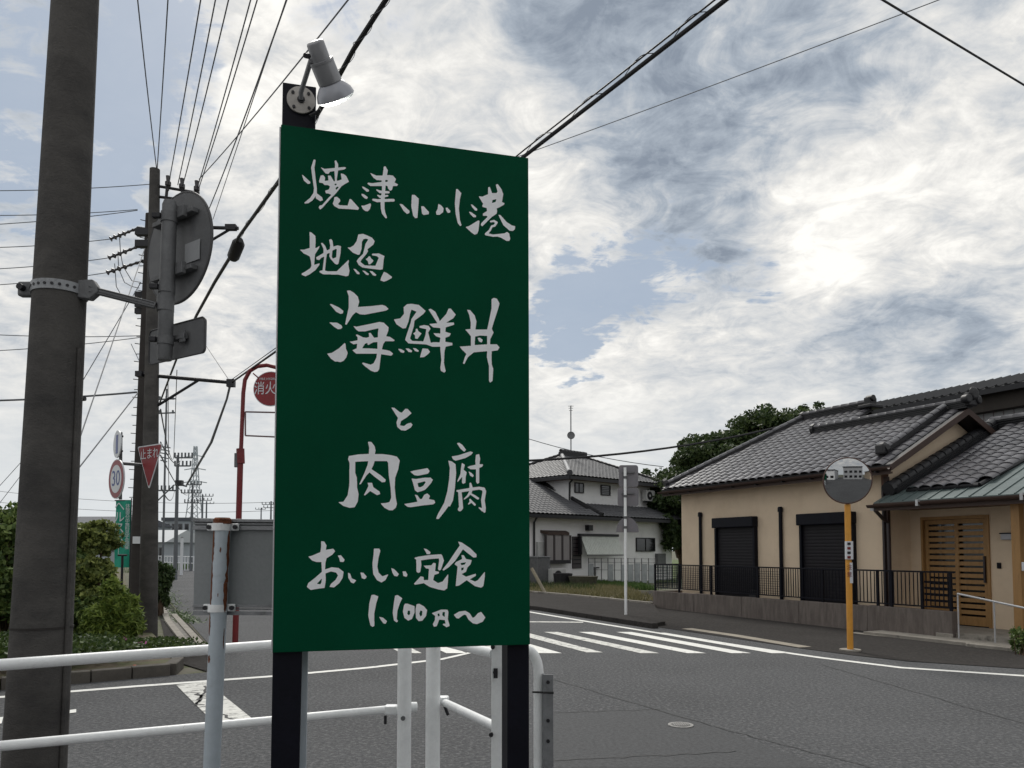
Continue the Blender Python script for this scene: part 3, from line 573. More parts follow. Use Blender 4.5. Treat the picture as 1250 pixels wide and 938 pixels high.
# ---- spotlight on the left post
la = thing('spotlight', 'grey outdoor spotlight with clear bulb on the post above the green board', 'lamp', tuple(sp(367, 124, .02)))
fc = sp(367.5, 122.5, .02); n_ = -SF.b
MB().disc(fc, n_, .049, .008, 40).build('flange', mat('flange_grey', lin('a5a19c'), .5, .2, var=.1, scale=30), la, bevel=.001)
for (dx, dz_) in ((-.028, .022), (.026, .024), (.028, -.028), (-.024, -.03)): 
    o = fc+SF.a*dx+Vector((0, 0, dz_))+n_*.006; MB().disc(o, n_, .0055, .005, 10).build('screw', dkmetal, la)
MB().disc(fc+n_*.006, n_, .013, .006, 20).build('boss', dkmetal, la)
j1 = sp(374, 92, -.08); j0 = fc+n_*.01
MB().tube([j0, fc+n_*.03+Vector((0, 0, .012)), j1+Vector((0,0,-.0)), sp(379.5, 74, -.15)], .0085, 12).build('arm', lampgrey, la, smooth=True)
tp = sp(384.5, 52, -.175); md = sp(392.5, 75, -.145); en = sp(403.5, 102, -.10)
dl = (en-tp).normalized()
MB().tube([tp-dl*.004, tp-dl*.001, tp+dl*.004, md], [.022, .0285, .0300, .0315], 32).build('lamp_housing', lampgrey, la, smooth=True)
MB().tube([md-dl*.002, md, en-dl*.008, en-dl*.005, en], [.038, .0405, .0410, .0415, .039], 32).build('socket_collar', lampgrey, la, smooth=True)
MB().tube([md-dl*.003, md+dl*.004], [.0413, .0418], 32).build('collar_rim', lampgrey, la, smooth=True)
refl = mat('bulb_reflector', lin('9a9ca3'), .3, .3, var=.04)
MB().tube([en-dl*.002, en+dl*.010, en+dl*.026, en+dl*.044], [.038, .050, .062, .0675], 36).build('bulb_reflector', refl, la, smooth=True)
MB().tube([en+dl*.0445, en+dl*.052, en+dl*.059, en+dl*.064, en+dl*.066], [.067, .060, .047, .024, .004], 36).build('bulb', bulb, la, smooth=True)
MB().tube([sp(372.5, 68, -.19), sp(377, 69, -.17)], .008, 10).build('thumb_screw', dkmetal, la)
MB().tube([j0+SF.a*.03+Vector((0,0,-.06)), sp(386, 138, 0.01), sp(391, 134, -.0)], .006, 8).build('cable_stub', cablem, la)

# ------------------------------------------------------------ information panel seen from behind, on a rusty pole
sf = Frame((P(266, 700, 2.95).x, P(266, 700, 2.95).y), (1, .03, 0))
def q_(px, py, b=0.0, F=None): F = F or sf; a, z = F.at(px, py, b); return F.p(a, b, z)
pn_ = thing('notice_panel', 'grey back of a notice panel clamped on a rusty pale blue pole', 'sign', tuple(q_(260, 938).xy)+(0,))
c4 = [q_(236, 742), q_(395, 742), q_(398, 636), q_(238, 632.5)]
MB().prism([c4[0], c4[1], c4[2], c4[3]], sf.b*.012).build('panel', panelback, pn_, bevel=.001)
for y0, y1 in ((633.5, 647), (737.5, 750.5)):
    for k, (u, v_, dep) in enumerate(((0, .28, .016), (.36, .52, .010), (.62, 1, .014))):
        ya = y0+(y1-y0)*u; yb = y0+(y1-y0)*v_
        MB().prism([q_(236, yb-.0), q_(395, yb+1), q_(397, ya+1.5), q_(237.5, ya)], -sf.b*dep).build('rail', galv, pn_, bevel=.001)
tb = q_(271.5, 636, -.045); bb = q_(257.5, 960, -.045); bb = tb+(bb-tb)*((tb.z+.05)/(tb.z-bb.z))
MB().tube([tb, bb], .0305, 28).build('pole', paleblue, pn_, smooth=True)
MB().tube([tb+Vector((0, 0, .012)), tb+Vector((0, 0, .006)), tb-Vector((0, 0, .012))], [.026, .0325, .0325], 28).build('pole_cap', rust, pn_, smooth=True)
ud = (bb-tb).normalized()
def rustpatch(a0, a1, s0, s1, jag=.3, parent=None, seed=1):
    """flaking rust shell hugging the pole between angles and distances from the top"""
    g_ = random.Random(seed); mb = MB(); n = 14; X = Vector((1, 0, 0)); Yv = ud.cross(X).normalized()
    pts = []
    for i in range(n+1):
        s = s0+(s1-s0)*i/n; wv = math.sin(math.pi*min(1, max(0, i/n)))**.5 if 0 < i < n else .1; c_ = (a0+a1)/2+g_.uniform(-.12, .12)*(a1-a0); h = (a1-a0)/2*wv*(1-jag*g_.random())
        pts.append([tb+ud*s+(X*math.cos(an)+Yv*math.sin(an))*.0312 for an in (c_-h, c_, c_+h)])
    for i in range(n):
        for k in range(2): mb.poly([pts[i][k], pts[i][k+1], pts[i+1][k+1], pts[i+1][k]])
    return mb.build('rust_patch', rust, parent)
for sd_, (a0, a1, s0, s1) in enumerate(((2.05, 2.7, .03, .16), (2.15, 2.75, .15, .345), (-.1, .55, .03, .20), (-.05, .75, .18, .345), (1.3, 1.42, .27, .285), (2.2, 2.7, .345, .43), (.3, .5, .4, .48), (1.2, 1.4, .10, .12), (2.0, 2.5, .5, .53))):
    rustpatch(a0, a1, s0, s1, parent=pn_, seed=sd_)
for y in (643.5, 742.5):
    c = q_(270 if y < 700 else 265.5, y, -.045); M = Matrix((Vector((1, 0, 0)), Vector((0, 1, 0)), Vector((0, 0, 1)))).transposed()
    mb = MB(); mb.tube([c+Vector((0, 0, .014)), c-Vector((0, 0, .014))], .0345, 28); cl = mb.build('clamp', white, pn_, smooth=True)
    for s in (-1, 1):
        MB().box(c+Vector((s*.045, .02, 0)), (.03, .012, .028)).build('clamp_ear', white, pn_, bevel=.003)
        MB().disc(c+Vector((s*.05, .008, 0)), (0, -1, 0), .0085, .012, 8).build('bolt', dkmetal, pn_)

# ------------------------------------------------------------ white guard fences
wf = thing('guard_fence', 'white tubular guard fence running left to the near utility pole', 'fence', tuple(P(493, 938, 4.1).xy)+(0,))
def railp(px, py, z):  # picture ray meets height z
    return G(px, py, z)
UZ, LZ = 1.1, .74
u0, u1 = railp(-260, 834, UZ), railp(488, 776, UZ)
u0 = railp(0, 812, UZ); u1d = railp(333, 787.5, UZ); u1 = u0+(u1d-u0)*1.48; uL = u0+(u1d-u0)*(-1.3)
MB().tube([uL, u0, u1d, u1], .026, 20).build('rail', white, wf, smooth=True)
l0 = railp(0, 911, LZ); l1 = railp(478, 866, LZ); 
MB().tube([l0+(l0-l1)*1.3, l1], .0225, 20).build('rail', white, wf, smooth=True)
def post(cx, ytop_z, y, wpx, parent, m=white, sq=True, z0=-.05):
    q = railp(cx, y, LZ); d = Vector((q.x, q.y, 0)); ww = wpx/FPX*q.y
    mb = MB(); mb.tube([d+Vector((0, 0, z0)), d+Vector((0, 0, ytop_z))], ww/2*1.0, 20); return mb.build('post', m, parent, smooth=True), d
fp, d0 = post(493.5, 1.16, 868, 17, wf)
q = l1; MB().box(q+Vector((.0, -.01, 0)), (.07, .06, .05)).build('bracket', white, wf, bevel=.01)
MB().tube([q+Vector((-.03, -.02, -.03)), q+Vector((-.03, -.02, -.075))], .008, 8).build('bolt', dkmetal, wf)
MB().disc(d0+Vector((0.0, -.045, .71)), (0, -1, 0), .012, .012, 10).build('bolt', galvd, wf)
MB().tube([q+Vector((.06, .0, .01)), q+Vector((.13, .03, .005))], .028, 14).build('rail_end_cap', white, wf, smooth=True)
ex = uL; 
for k in (.28,): 
    pp = u0+(u1-u0)*(-.95); MB().tube([Vector((pp.x, pp.y, -.05)), Vector((pp.x, pp.y, 1.14))], .038, 16).build('post', white, wf, smooth=True)
wr = thing('guard_fence', 'short white tubular fence with hooped end behind the right black post', 'fence', tuple(P(607, 938, 3.7).xy)+(0,))
_, dR = post(528.5, 1.16, 860, 17.5, wr)
lr0 = railp(541, 857, LZ); lr1 = railp(603, 886, LZ); MB().tube([lr0, lr1, lr1+(lr1-lr0)*.12], .0225, 20).build('rail', white, wr, smooth=True)
MB().box(lr0+Vector((-.01, 0, .01)), (.085, .06, .045)).build('bracket', white, wr, bevel=.01)
MB().tube([lr0+Vector((.01, -.02, -.02)), lr0+Vector((.03, -.02, -.07))], .009, 8).build('bolt', dkmetal, wr)
ur0 = railp(535, 782, UZ); ur1 = railp(603, 798, UZ); MB().tube([ur0, ur1], .025, 20).build('rail', white, wr, smooth=True)
a0 = P(599.5, 860, 3.72); a1 = P(615.5, 860, 3.72); mb = MB()
mb.hexa([Vector((a0.x, 3.72, -.05)), Vector((a1.x, 3.72, -.05)), Vector((a1.x, 3.76, -.05)), Vector((a0.x, 3.76, -.05)), Vector((a0.x+.002, 3.72, 1.18)), Vector((a1.x+.002, 3.72, 1.18)), Vector((a1.x+.002, 3.76, 1.18)), Vector((a0.x+.002, 3.76, 1.18))]); mb.build('flat_post', white, wr, bevel=.004)
for px_, py_ in ((601.5, 790), (604.5, 821), (599.5, 897)):
    c = P(px_, py_, 3.712); MB().disc(c, (0, -1, 0), .011, .014, 8).build('bolt', dkmetal, wr)
MB().box(P(605, 822, 3.70), (.02, .02, .045)).build('latch', dkmetal, wr)
hp = [P(618, 800, 3.75), P(632, 793, 3.75), P(643, 793.5, 3.75), P(651, 799, 3.75), P(656, 810, 3.75), P(657.5, 826, 3.75), P(657.5, 860, 3.75)]; hp.append(Vector((hp[-1].x, 3.75, -.05)))
hs = []
for i in range(len(hp)-1):
    for t in (0, .33, .66): 
        p0, p1, p2, p3 = hp[max(0, i-1)], hp[i], hp[i+1], hp[min(len(hp)-1, i+2)]
        hs.append(.5*((2*p1)+(-p0+p2)*t+(2*p0-5*p1+4*p2-p3)*t*t+(-p0+3*p1-3*p2+p3)*t**3) if i < len(hp)-2 else p1+(p2-p1)*t)
hs.append(hp[-1]); MB().tube(hs, .0245, 20).build('end_hoop', white, wr, smooth=True)
gp = thing('sleeve_post', 'short grey galvanised post strapped beside the white hooped fence end', 'post', tuple(P(669, 938, 3.72).xy)+(0,))
c = P(669, 860, 3.72); mb = MB()
c_ = [Vector((c.x-.024, 3.70, 0)), Vector((c.x+.024, 3.70, 0)), Vector((c.x+.024, 3.706, 0)), Vector((c.x-.018, 3.706, 0)), Vector((c.x-.018, 3.75, 0)), Vector((c.x-.024, 3.75, 0))]
ztp = P(669, 823, 3.72).z; mb.prism([v+Vector((0, 0, -.05)) for v in c_], (0, 0, ztp+.05)); mb.build('channel', galv, gp)
mb = MB(); zz = P(669, 845, 3.72).z; mb.tube([P(650, 845, 3.715)+Vector((0, 0, 0)), P(676, 846, 3.69)], .005, 6); mb.build('strap', cablem, gp)
for yy in (833, 880, 905): MB().disc(P(669, yy, 3.695), (0, -1, 0), .009, .008, 8).build('bolt', dkmetal, gp)
# ------------------------------------------------------------ near concrete pole with the sign arm
def cpole(name, label, px0, py0, px1, py1, Y, w0, w1, m, group=None, zt_=None, zext=0.0):
    """tapered pole through two picture points at distance Y; w0, w1 widths in picture units"""
    p0, p1 = P(px0, py0, Y), P(px1, py1, Y); u = (p1-p0)/(p1.z-p0.z); base = p0-u*(p0.z+.05); top = p1+u*zext
    r = lambda z: ((w0+(w1-w0)*(z-p0.z)/(p1.z-p0.z))/2/FPX*Y)
    t = thing(name, label, 'utility pole', tuple(base.xy)+(0,), group); mb = MB()
    zs = [base.z+(top.z-base.z)*i/10 for i in range(11)]; mb.tube([p0+u*(z-p0.z) for z in zs], [r(z) for z in zs], 48 if Y < 8 else 20); mb.build('shaft', m, t, smooth=True); return t, (lambda z: p0+u*(z-p0.z)), r
NY = 4.35
t1, ax1, r1 = cpole('utility_pole', 'large near concrete utility pole at the left edge with a steel sign bracket', 42, 938, 92, 0, NY, 69, 53, poleconc, zext=2.5)
zb = P(70, 356, NY).z; c = ax1(zb); rr = r1(zb)
MB().tube([c+Vector((0, 0, .028)), c-Vector((0, 0, .028))], rr+.008, 48).build('clamp_band', galv, t1, smooth=True)
for k in range(9):
    an = R(-150+k*15); d = Vector((math.cos(an), math.sin(an), 0)); MB().disc(c+d*(rr+.009), d, .0085, .004, 10).build('band_hole', dkmetal, t1)
MB().tube([ax1(z)+Vector((r1(z)+.006, -.03, 0)) for z in (-.05, .8, 1.6, 2.4, 2.75)], .011, 10).build('conduit', poleconc, t1, smooth=True)
for z in (1.17,): MB().tube([ax1(z)+Vector((0, 0, .006)), ax1(z)-Vector((0, 0, .006))], r1(z)+.0035, 48).build('strap_band', poledark, t1, smooth=True)
s1 = c+Vector((-rr-.03, -.03, 0)); MB().box(s1, (.09, .05, .085)).build('clamp_lug', galvd, t1, bevel=.012)
MB().tube([s1+Vector((-.01, -.06, 0)), s1+Vector((-.01, .05, 0))], .018, 10).build('bolt', dkmetal, t1)
s2 = c+Vector((rr+.03, -.03, 0)); MB().prism([s2+Vector(v) for v in ((-.04, -.02, .05), (.045, -.02, .055), (.075, -.02, .01), (.075, -.02, -.02), (.03, -.02, -.06), (-.04, -.02, -.05))], (0, .05, 0)).build('clamp_lug', galvd, t1, bevel=.006)
SY = 4.45; stc = P(203, 372, SY)
arm = [s2+Vector((.03, 0, .0)), P(190, 373.5, SY-.03)]
MB().tube(arm, .0215, 16).build('sign_arm', galvd, t1, smooth=True)
for dz_ in (.012, -.016): MB().tube([arm[0]+Vector((0, -.022, dz_)), arm[1]+Vector((0, -.022, dz_))], .004, 6).build('arm_seam', galvd, t1)
# wood grain style hatch, junction box on the pole
# ------------------------------------------------------------ road sign pair seen from behind
rs = thing('road_sign', 'round road sign with a small plate below seen from behind on the bracket arm', 'road sign', tuple(P(203, 372, SY)))
MB().tube([P(207.5, 246, SY), P(207.3, 251, SY), P(201, 437, SY), P(201, 440, SY)], [.034, .042, .042, .038], 28).build('sign_tube', galvd, rs, smooth=True)
an = R(-29); sn = Vector((math.sin(R(35)), math.cos(R(35)), 0))      # sign faces away to the right
dc = P(218.5, 303.5, SY+.11); MB().disc(dc, sn, .335, .012, 64).build('sign_disc', signback, rs)
up = Vector((0, 0, 1)); su = up.cross(sn).normalized()
MB().tube([dc+(su*math.cos(2*math.pi*k/64)+up*math.sin(2*math.pi*k/64))*.335 for k in range(65)], .0085, 8, cap=False).build('disc_rim', signedge, rs, smooth=True)
M = Matrix((su, sn, up)).transposed()
for zz in (.175, -.165):
    b = dc+Vector((0, 0, zz))-sn*.03; MB().box(b, (.42, .045, .028), M).build('stiffener', galvd, rs, bevel=.003)
    MB().box(b-sn*.03-su*.12, (.07, .03, .07), M).build('bracket_plate', galvd, rs, bevel=.003)
MB().box(dc-sn*.012-su*.16+Vector((0, 0, -.06)), (.15, .004, .12), M).build('sticker', mat('faded_sticker', lin('8f9194'), .7, var=.05), rs)
for py_ in (266, 352): 
    q = P(206.5 if py_ < 300 else 203.5, py_, SY); MB().tube([q+Vector((0, 0, .03)), q-Vector((0, 0, .03))], .047, 28).build('tube_clamp', galvd, rs, smooth=True); MB().box(q+Vector((-.06, -.03, 0)), (.05, .03, .03)).build('clamp_bolt', dkmetal, rs, bevel=.004)
q = P(202, 373, SY); MB().tube([q+Vector((0, 0, .05)), q-Vector((0, 0, .035))], .048, 28).build('tube_clamp', galvd, rs, smooth=True)
# lower rectangular plate with rounded corners, normal towards right-away
sn2 = Vector((math.sin(R(33)), math.cos(R(33)), 0)); su2 = sn2.cross(up).normalized(); pc = P(215, 417, SY+.07)
wd, hd, rd = .275, .105, .03; out_ = []
for cx_, cz_, a0 in ((wd-rd, hd-rd, 0), (-wd+rd, hd-rd, 90), (-wd+rd, -hd+rd, 180), (wd-rd, -hd+rd, 270)):
    for k in range(7): an = R(a0+15*k); out_.append(pc+su2*(cx_+rd*math.cos(an))+up*(cz_+rd*math.sin(an)))
MB().prism(out_, sn2*.012).build('lower_plate', signback, rs)
MB().tube(out_+[out_[0]], .005, 6, cap=False).build('plate_rim', signedge, rs, smooth=True)
q = P(202, 416, SY); MB().tube([q+Vector((0, 0, .025)), q-Vector((0, 0, .025))], .047, 28).build('tube_clamp', galvd, rs, smooth=True)
M2 = Matrix((su2, sn2, up)).transposed(); MB().box(pc-sn2*.02+su2*.06+Vector((0, 0, .01)), (.13, .03, .03), M2).build('stiffener', galvd, rs, bevel=.003)
MB().box(pc-sn2*.025+su2*.10+Vector((0, 0, .01)), (.05, .012, .07), M2).build('bracket_plate', galvd, rs, bevel=.003)
MB().box(q+Vector((-.06, -.03, 0)), (.04, .03, .03)).build('clamp_bolt', dkmetal, rs, bevel=.004)

# ------------------------------------------------------------ pair of line poles
FY = 14.2
t2, ax2, r2 = cpole('utility_pole', 'tall concrete utility pole carrying the cable fan with the stop sign on it', 180.5, 776, 189, 207, FY, 22, 12, poleconc, zext=0)
BY = 22.0
t3, ax3, r3 = cpole('utility_pole', 'darker utility pole with climbing steps standing right behind the front pole', 167.5, 708, 183.5, 262, BY, 18, 11, poledark, zext=.0)
for k in range(34):
    z = 2.6+k*.26; q = ax3(z); s = -1 if k % 2 else 1; u = Vector((-.8, -.6, 0)) if k % 2 else Vector((-1, .1, 0))
    MB().tube([q, q+u*(r3(z)+.13)], .012, 6).build('climbing_step', dkmetal, t3)
def xarm(t, p, q, r=.035, brace=None, name='cross_arm'):
    MB().tube([p, q], r, 8).build(name, dkmetal, t)
    if brace: MB().tube(list(brace), r*.7, 6).build('brace', dkmetal, t)
def insulator(t, q, h=.28, r=.055): MB().tube([q, q+Vector((0, 0, h*.3)), q+Vector((0, 0, h*.35)), q+Vector((0, 0, h*.6)), q+Vector((0, 0, h*.65)), q+Vector((0, 0, h))], [r*.4, r*.4, r, r, r*.6, r*.8], 10).build('insulator', insul, t)
xarm(t2, P(190, 227, FY), P(243, 236, FY), .028); xarm(t2, P(190, 240, FY), P(214, 243, FY), .028)
for px_, py_ in ((205, 231), (222, 234), (240, 237)): insulator(t2, P(px_, py_+2, FY))
MB().tube([P(204.5, 224, FY), P(202.5, 246, FY)], .03, 6).build('arm_upright', dkmetal, t2)
xarm(t2, P(186, 276, FY), P(291, 279, FY), .035, (P(190, 334, FY), P(281, 280, FY)))
MB().box(P(282, 278, FY), (.2, .1, .1)).build('cable_clamp', dkmetal, t2)
xarm(t2, P(166, 457, FY), P(280, 467, FY), .035, (P(185, 500, FY), P(243, 464, FY)))
MB().box(P(282, 468, FY), (.14, .1, .14)).build('cable_clamp', dkmetal, t2)
MB().box(P(170.5, 457, FY-.05), (.12, .12, .1)).build('arm_clamp', dkmetal, t2)
for py_ in (285, 299): MB().box(P(176, py_-1, FY), (.3, .12, .12)).build('arm_clamp', dkmetal, t2)
MB().box(P(175, 480, FY-.1), (.10, .05, .16)).build('number_plate', signwhite, t2) if False else None
MB().box(P(166.5, 659.5, BY-.25), (.2, .03, .2)).build('number_plate', signwhite, t3)
# strain insulators to the left
for k, (xa, ya, xb, yb) in enumerate(((135, 292, 168, 279), (133, 315, 172, 300), (131, 333, 174, 319))):
    a_, b_ = P(xa, ya, BY), P(xb, yb, BY); n = 6; mb = MB()
    mb.tube([a_+(b_-a_)*(i/18) for i in range(19)], [.03 if i % 3 else .085 if i < 12 else .05 for i in range(19)], 8); mb.build('strain_insulator', insul, t3)
    MB().tube([b_, P(183, yb+2, BY)], .06, 8).build('cross_arm', dkmetal, t3)
for a_, b_, c_ in (((146, 290), (150, 325), (172, 345)), ((144, 312), (152, 345), (170, 352)), ((140, 322), (142, 350), (160, 368))):
    MB().tube([P(*a_, BY), P(a_[0]+1, (a_[1]+b_[1])/2, BY), P(*b_, BY), P((b_[0]+c_[0])/2, c_[1]-2, BY), P(*c_, BY)], .012, 5).build('jumper_wire', wirem, t3)
for py_ in (360, 372, 380): MB().box(P(172, py_, BY), (.32, .12, .16)).build('equipment_box', dkmetal, t3)
MB().tube([P(182, 640, BY-.3)+Vector((0, 0, 0)), P(150, 567, BY-.3)], .01, 4) if False else None

# ------------------------------------------------------------ signs on the line pole
tr = thing('stop_sign', 'red inverted triangle stop sign on the front line pole', 'road sign', tuple(P(183, 568, FY-.35)))
tn = Vector((math.sin(R(-58)), -math.cos(R(-58)), 0)); tn = Vector((-.588, -.81, 0)).normalized(); tu = up.cross(tn).normalized()
tc_ = P(183, 563, FY-.35)
def tri(k, off):
    pts = [tc_+tu*(-.40*k)+up*(.27*k)+up*.0, tc_+tu*(.40*k)+up*(.27*k), tc_+up*(-.48*k)]
    return [q+tn*off for q in pts]
def rtri(k, off, rad=.06):
    p = tri(k, off); o = []
    for i in range(3):
        a_, b_, c_ = p[i-1], p[i], p[(i+1) % 3]; d1 = (a_-b_).normalized(); d2 = (c_-b_).normalized()
        s, e = b_+d1*rad, b_+d2*rad
        for j in range(5): t = j/4; o.append((1-t)**2*s+2*t*(1-t)*b_+t*t*e)
    return o
MB().prism(rtri(1.08, -.004), tn*.012).build('border', signwhite, tr)
MB().prism(rtri(1.0, .0085), tn*.003).build('red_face', redp, tr)
put_text('止まれ', .21, tc_+tn*.014+up*.12, tn, signwhite, tr)
MB().tube([tc_-tn*.01, P(187, 563, FY)], .025, 8).build('bracket', dkmetal, tr)
ss = thing('speed_limit_sign', 'round speed limit 30 sign with red ring beside the line pole', 'road sign', tuple(P(142.5, 585, FY-.3)))
vn = Vector((-.66, -.75, 0)).normalized(); sc_ = P(142.5, 585, FY-.3)
vn = Vector((-.70, -.72, 0)).normalized()
# turned so that it reads narrow from here
view = (Vector((0, 0, CAMH))-sc_); view.z = 0; view.normalize(); rot = Matrix.Rotation(R(-70), 3, 'Z'); vn = (rot @ view)
MB().disc(sc_, vn, .36, .02, 48).build('rim', signwhite, ss)
MB().disc(sc_+vn*.006, vn, .345, .014, 48).build('red_ring', redp, ss)
MB().disc(sc_+vn*.010, vn, .255, .012, 48).build('white_face', signwhite, ss)
put_text('30', .40, sc_+vn*.018, vn, bluep, ss)
MB().tube([P(150, 566, FY-.25), P(176, 568, FY)], .03, 8).build('arm', galvd, ss); MB().tube([P(147.5, 528, FY-.2), P(147, 610, FY-.2)], .03, 8).build('sign_tube', galvd, ss)
s3 = thing('small_blue_sign', 'small blue and white sign plate above the speed limit sign', 'road sign', tuple(P(143.5, 542, FY-.3)))
c3 = P(143.5, 542.5, FY-.3); vn3 = Matrix.Rotation(R(-76), 3, 'Z') @ view
MB().disc(c3, vn3, .25, .02, 32).build('plate', signwhite, s3); u3 = up.cross(vn3).normalized(); M3 = Matrix((u3, vn3, up)).transposed()
MB().box(c3+vn3*.012, (.13, .004, .34), M3).build('blue_bar', bluep, s3)
for dz_ in (.14, -.13): MB().box(c3-vn3*.04+Vector((0, 0, dz_)), (.2, .06, .03), M3).build('bracket', dkmetal, s3)
# banner
bn = thing('banner', 'tall green advertising banner with white characters behind the round bush', 'banner', tuple(P(150, 690, 17).xy)+(0,))
BF = Frame(P(150, 650, 17).xy, (1, .25, 0)); bq = lambda x, y, b=0: BF.p(BF.at(x, y, b)[0], b, BF.at(x, y, b)[1])
mb = MB(); n = 8
for i in range(n):
    for j in range(6):
        f = lambda i, j: bq(141.5+(18.5)*j/6-(2.5*i/n), 611+82*i/n)+BF.b*(.03*math.sin(i*1.1+j*.9))
        mb.poly([f(i, j), f(i+1, j), f(i+1, j+1), f(i, j+1)])
mb.build('cloth', greenbanner, bn, smooth=True)
for k, ch in enumerate('ヘルスポー'): put_text(ch if ch != 'ー' else '｜', .27 if ch != 'ー' else .22, bq(146-k*.35, 619+k*13.2, -.05), -BF.b, signwhite, bn, sx=.8)
for k, ch in enumerate('体験受付中無料見学会開催'): put_text(ch, .095, bq(156-k*.12, 618+k*4.6, -.05), -BF.b, signwhite, bn)
q = bq(160.5, 611); MB().tube([Vector((q.x, q.y, 0)), q+Vector((0, 0, .05))], .012, 8).build('pole', dkmetal, bn)
MB().tube([bq(140, 611), bq(161, 611)], .01, 6).build('top_rod', dkmetal, bn)
st = thing('t_shaped_stake', 'small black T shaped stake in front of the green banner', 'stake', tuple(P(149, 712, 15.5).xy)+(0,))
q = P(149.5, 678, 15.5); MB().tube([Vector((q.x, q.y, 0)), q], .025, 8).build('stem', dkmetal, st); MB().tube([q-Vector((.09, 0, 0)), q+Vector((.09, 0, 0))], .02, 8).build('cross_bar', dkmetal, st)

# ------------------------------------------------------------ hydrant sign
HY = 12.8
hs_ = thing('hydrant_sign', 'red arched pole with round red fire hydrant sign left of the green board', 'sign', tuple(P(287, 784, HY).xy)+(0,))
b0 = P(287, 786, HY); b0.z = 0
MB().tube([b0, P(293.5, 560, HY)], .048, 14).build('lower_pole', redd, hs_, smooth=True)
arc = [P(293.5, 562, HY), P(294.5, 543, HY), P(297, 480, HY), P(299, 464, HY), P(305, 453, HY), P(314, 447.5, HY), P(326, 446, HY), P(338, 449, HY), P(344, 455, HY)]
MB().tube(arc, .034, 12).build('arched_pole', redd, hs_, smooth=True); MB().tube([P(293.4, 548, HY), P(294, 566, HY)], .066, 14).build('collar', redd, hs_, smooth=True)
hc = P(330.5, 475, HY); hn = Vector((-.05, -1, 0)).normalized(); MB().disc(hc, hn, .295, .02, 48).build('disc_rim', signwhite, hs_); MB().disc(hc+hn*.004, hn, .283, .02, 48).build('red_disc', redp, hs_)
put_text('消火栓', .205, hc+hn*.018+up*(-.005), hn, signwhite, hs_, sx=.92, sy=1.15); put_text('FIRE HYDRANT', .055, hc+hn*.018+up*.165, hn, signwhite, hs_)
MB().tube([P(309, 456, HY), P(316, 462, HY)], .012, 6).build('stay', redd, hs_)
fq = [P(299.5, 503, HY), P(345, 504, HY), P(345, 534, HY), P(299.5, 532, HY)]
for i in range(4): MB().tube([fq[i], fq[(i+1) % 4]], .014, 6).build('poster_frame', mat('frame_grey', lin('6f5a5c'), .6), hs_)
MB().box(P(288.5, 562, HY-.02), (.06, .05, .24)).build('hook_box', galvd, hs_, bevel=.01)
MB().tube([P(288, 555, HY), P(293, 556, HY)], .012, 6).build('hook_arm', galvd, hs_)

# ------------------------------------------------------------ mirror
MP = g(1038, 795); my = MP.y
mi = thing('traffic_mirror', 'round convex traffic mirror on an orange pole by the beige house', 'traffic mirror', tuple(MP))
top = P(1034.5, 616, my); MB().tube([Vector((MP.x, MP.y, -.02)), top], .047, 24).build('pole', orange, mi, smooth=True)
mc = P(1034.5, 587, my-.12); mn = Vector((-.20, -1, -.13)).normalized(); rM = 28.5/FPX*my
mirm = bpy.data.materials.new('mirror_steel'); mirm.use_nodes = True; b_ = mirm.node_tree.nodes['Principled BSDF']; b_.inputs['Base Color'].default_value = (.42, .43, .44, 1); b_.inputs['Metallic'].default_value = 1; b_.inputs['Roughness'].default_value = .04
MB().disc(mc, mn, rM*.955, .02, 64, dome=.05, rings=12).build('mirror_face', mirm, mi, smooth=True)
mu = up.cross(mn).normalized(); mv = mn.cross(mu)
MB().tube([mc+(mu*math.cos(2*math.pi*k/64)+mv*math.sin(2*math.pi*k/64))*rM*.965 for k in range(65)], .013, 10, cap=False).build('rim', mat('mirror_rim', lin('4a2f27'), .5, var=.1), mi, smooth=True)
MB().disc(mc-mn*.04, mn, rM*.93, .05, 48).build('back_shell', orange, mi)
MB().tube([top-Vector((0, 0, .05)), top+Vector((0, 0, .3))], .03, 10).build('bracket', dkmetal, mi)
q1, q2 = P(1036.3, 661, my-.02), P(1036.6, 683, my-.02)
MB().tube([q2, q1], .062, 20).build('band_plate', signwhite, mi, smooth=True)
for k, yy in enumerate((664, 669.5, 675, 680.5)): MB().box(P(1036.4, yy, my-.08), (.05, .012, .04)).build('band_mark', dkmetal if k % 2 == 0 else redd, mi)
MB().tube([P(1036.8, 687, my), P(1037.3, 712, my)], .0495, 20).build('sticker', signwhite, mi, smooth=True)
for k, ch in enumerate('注意'): put_text(ch, .09, P(1037, 693+k*9, my-.052), Vector((0, -1, 0)), redd, mi)
MB().disc(Vector((MP.x, MP.y, .01)), (0, 0, 1), .16, .04, 20).build('footing', kerb, mi)
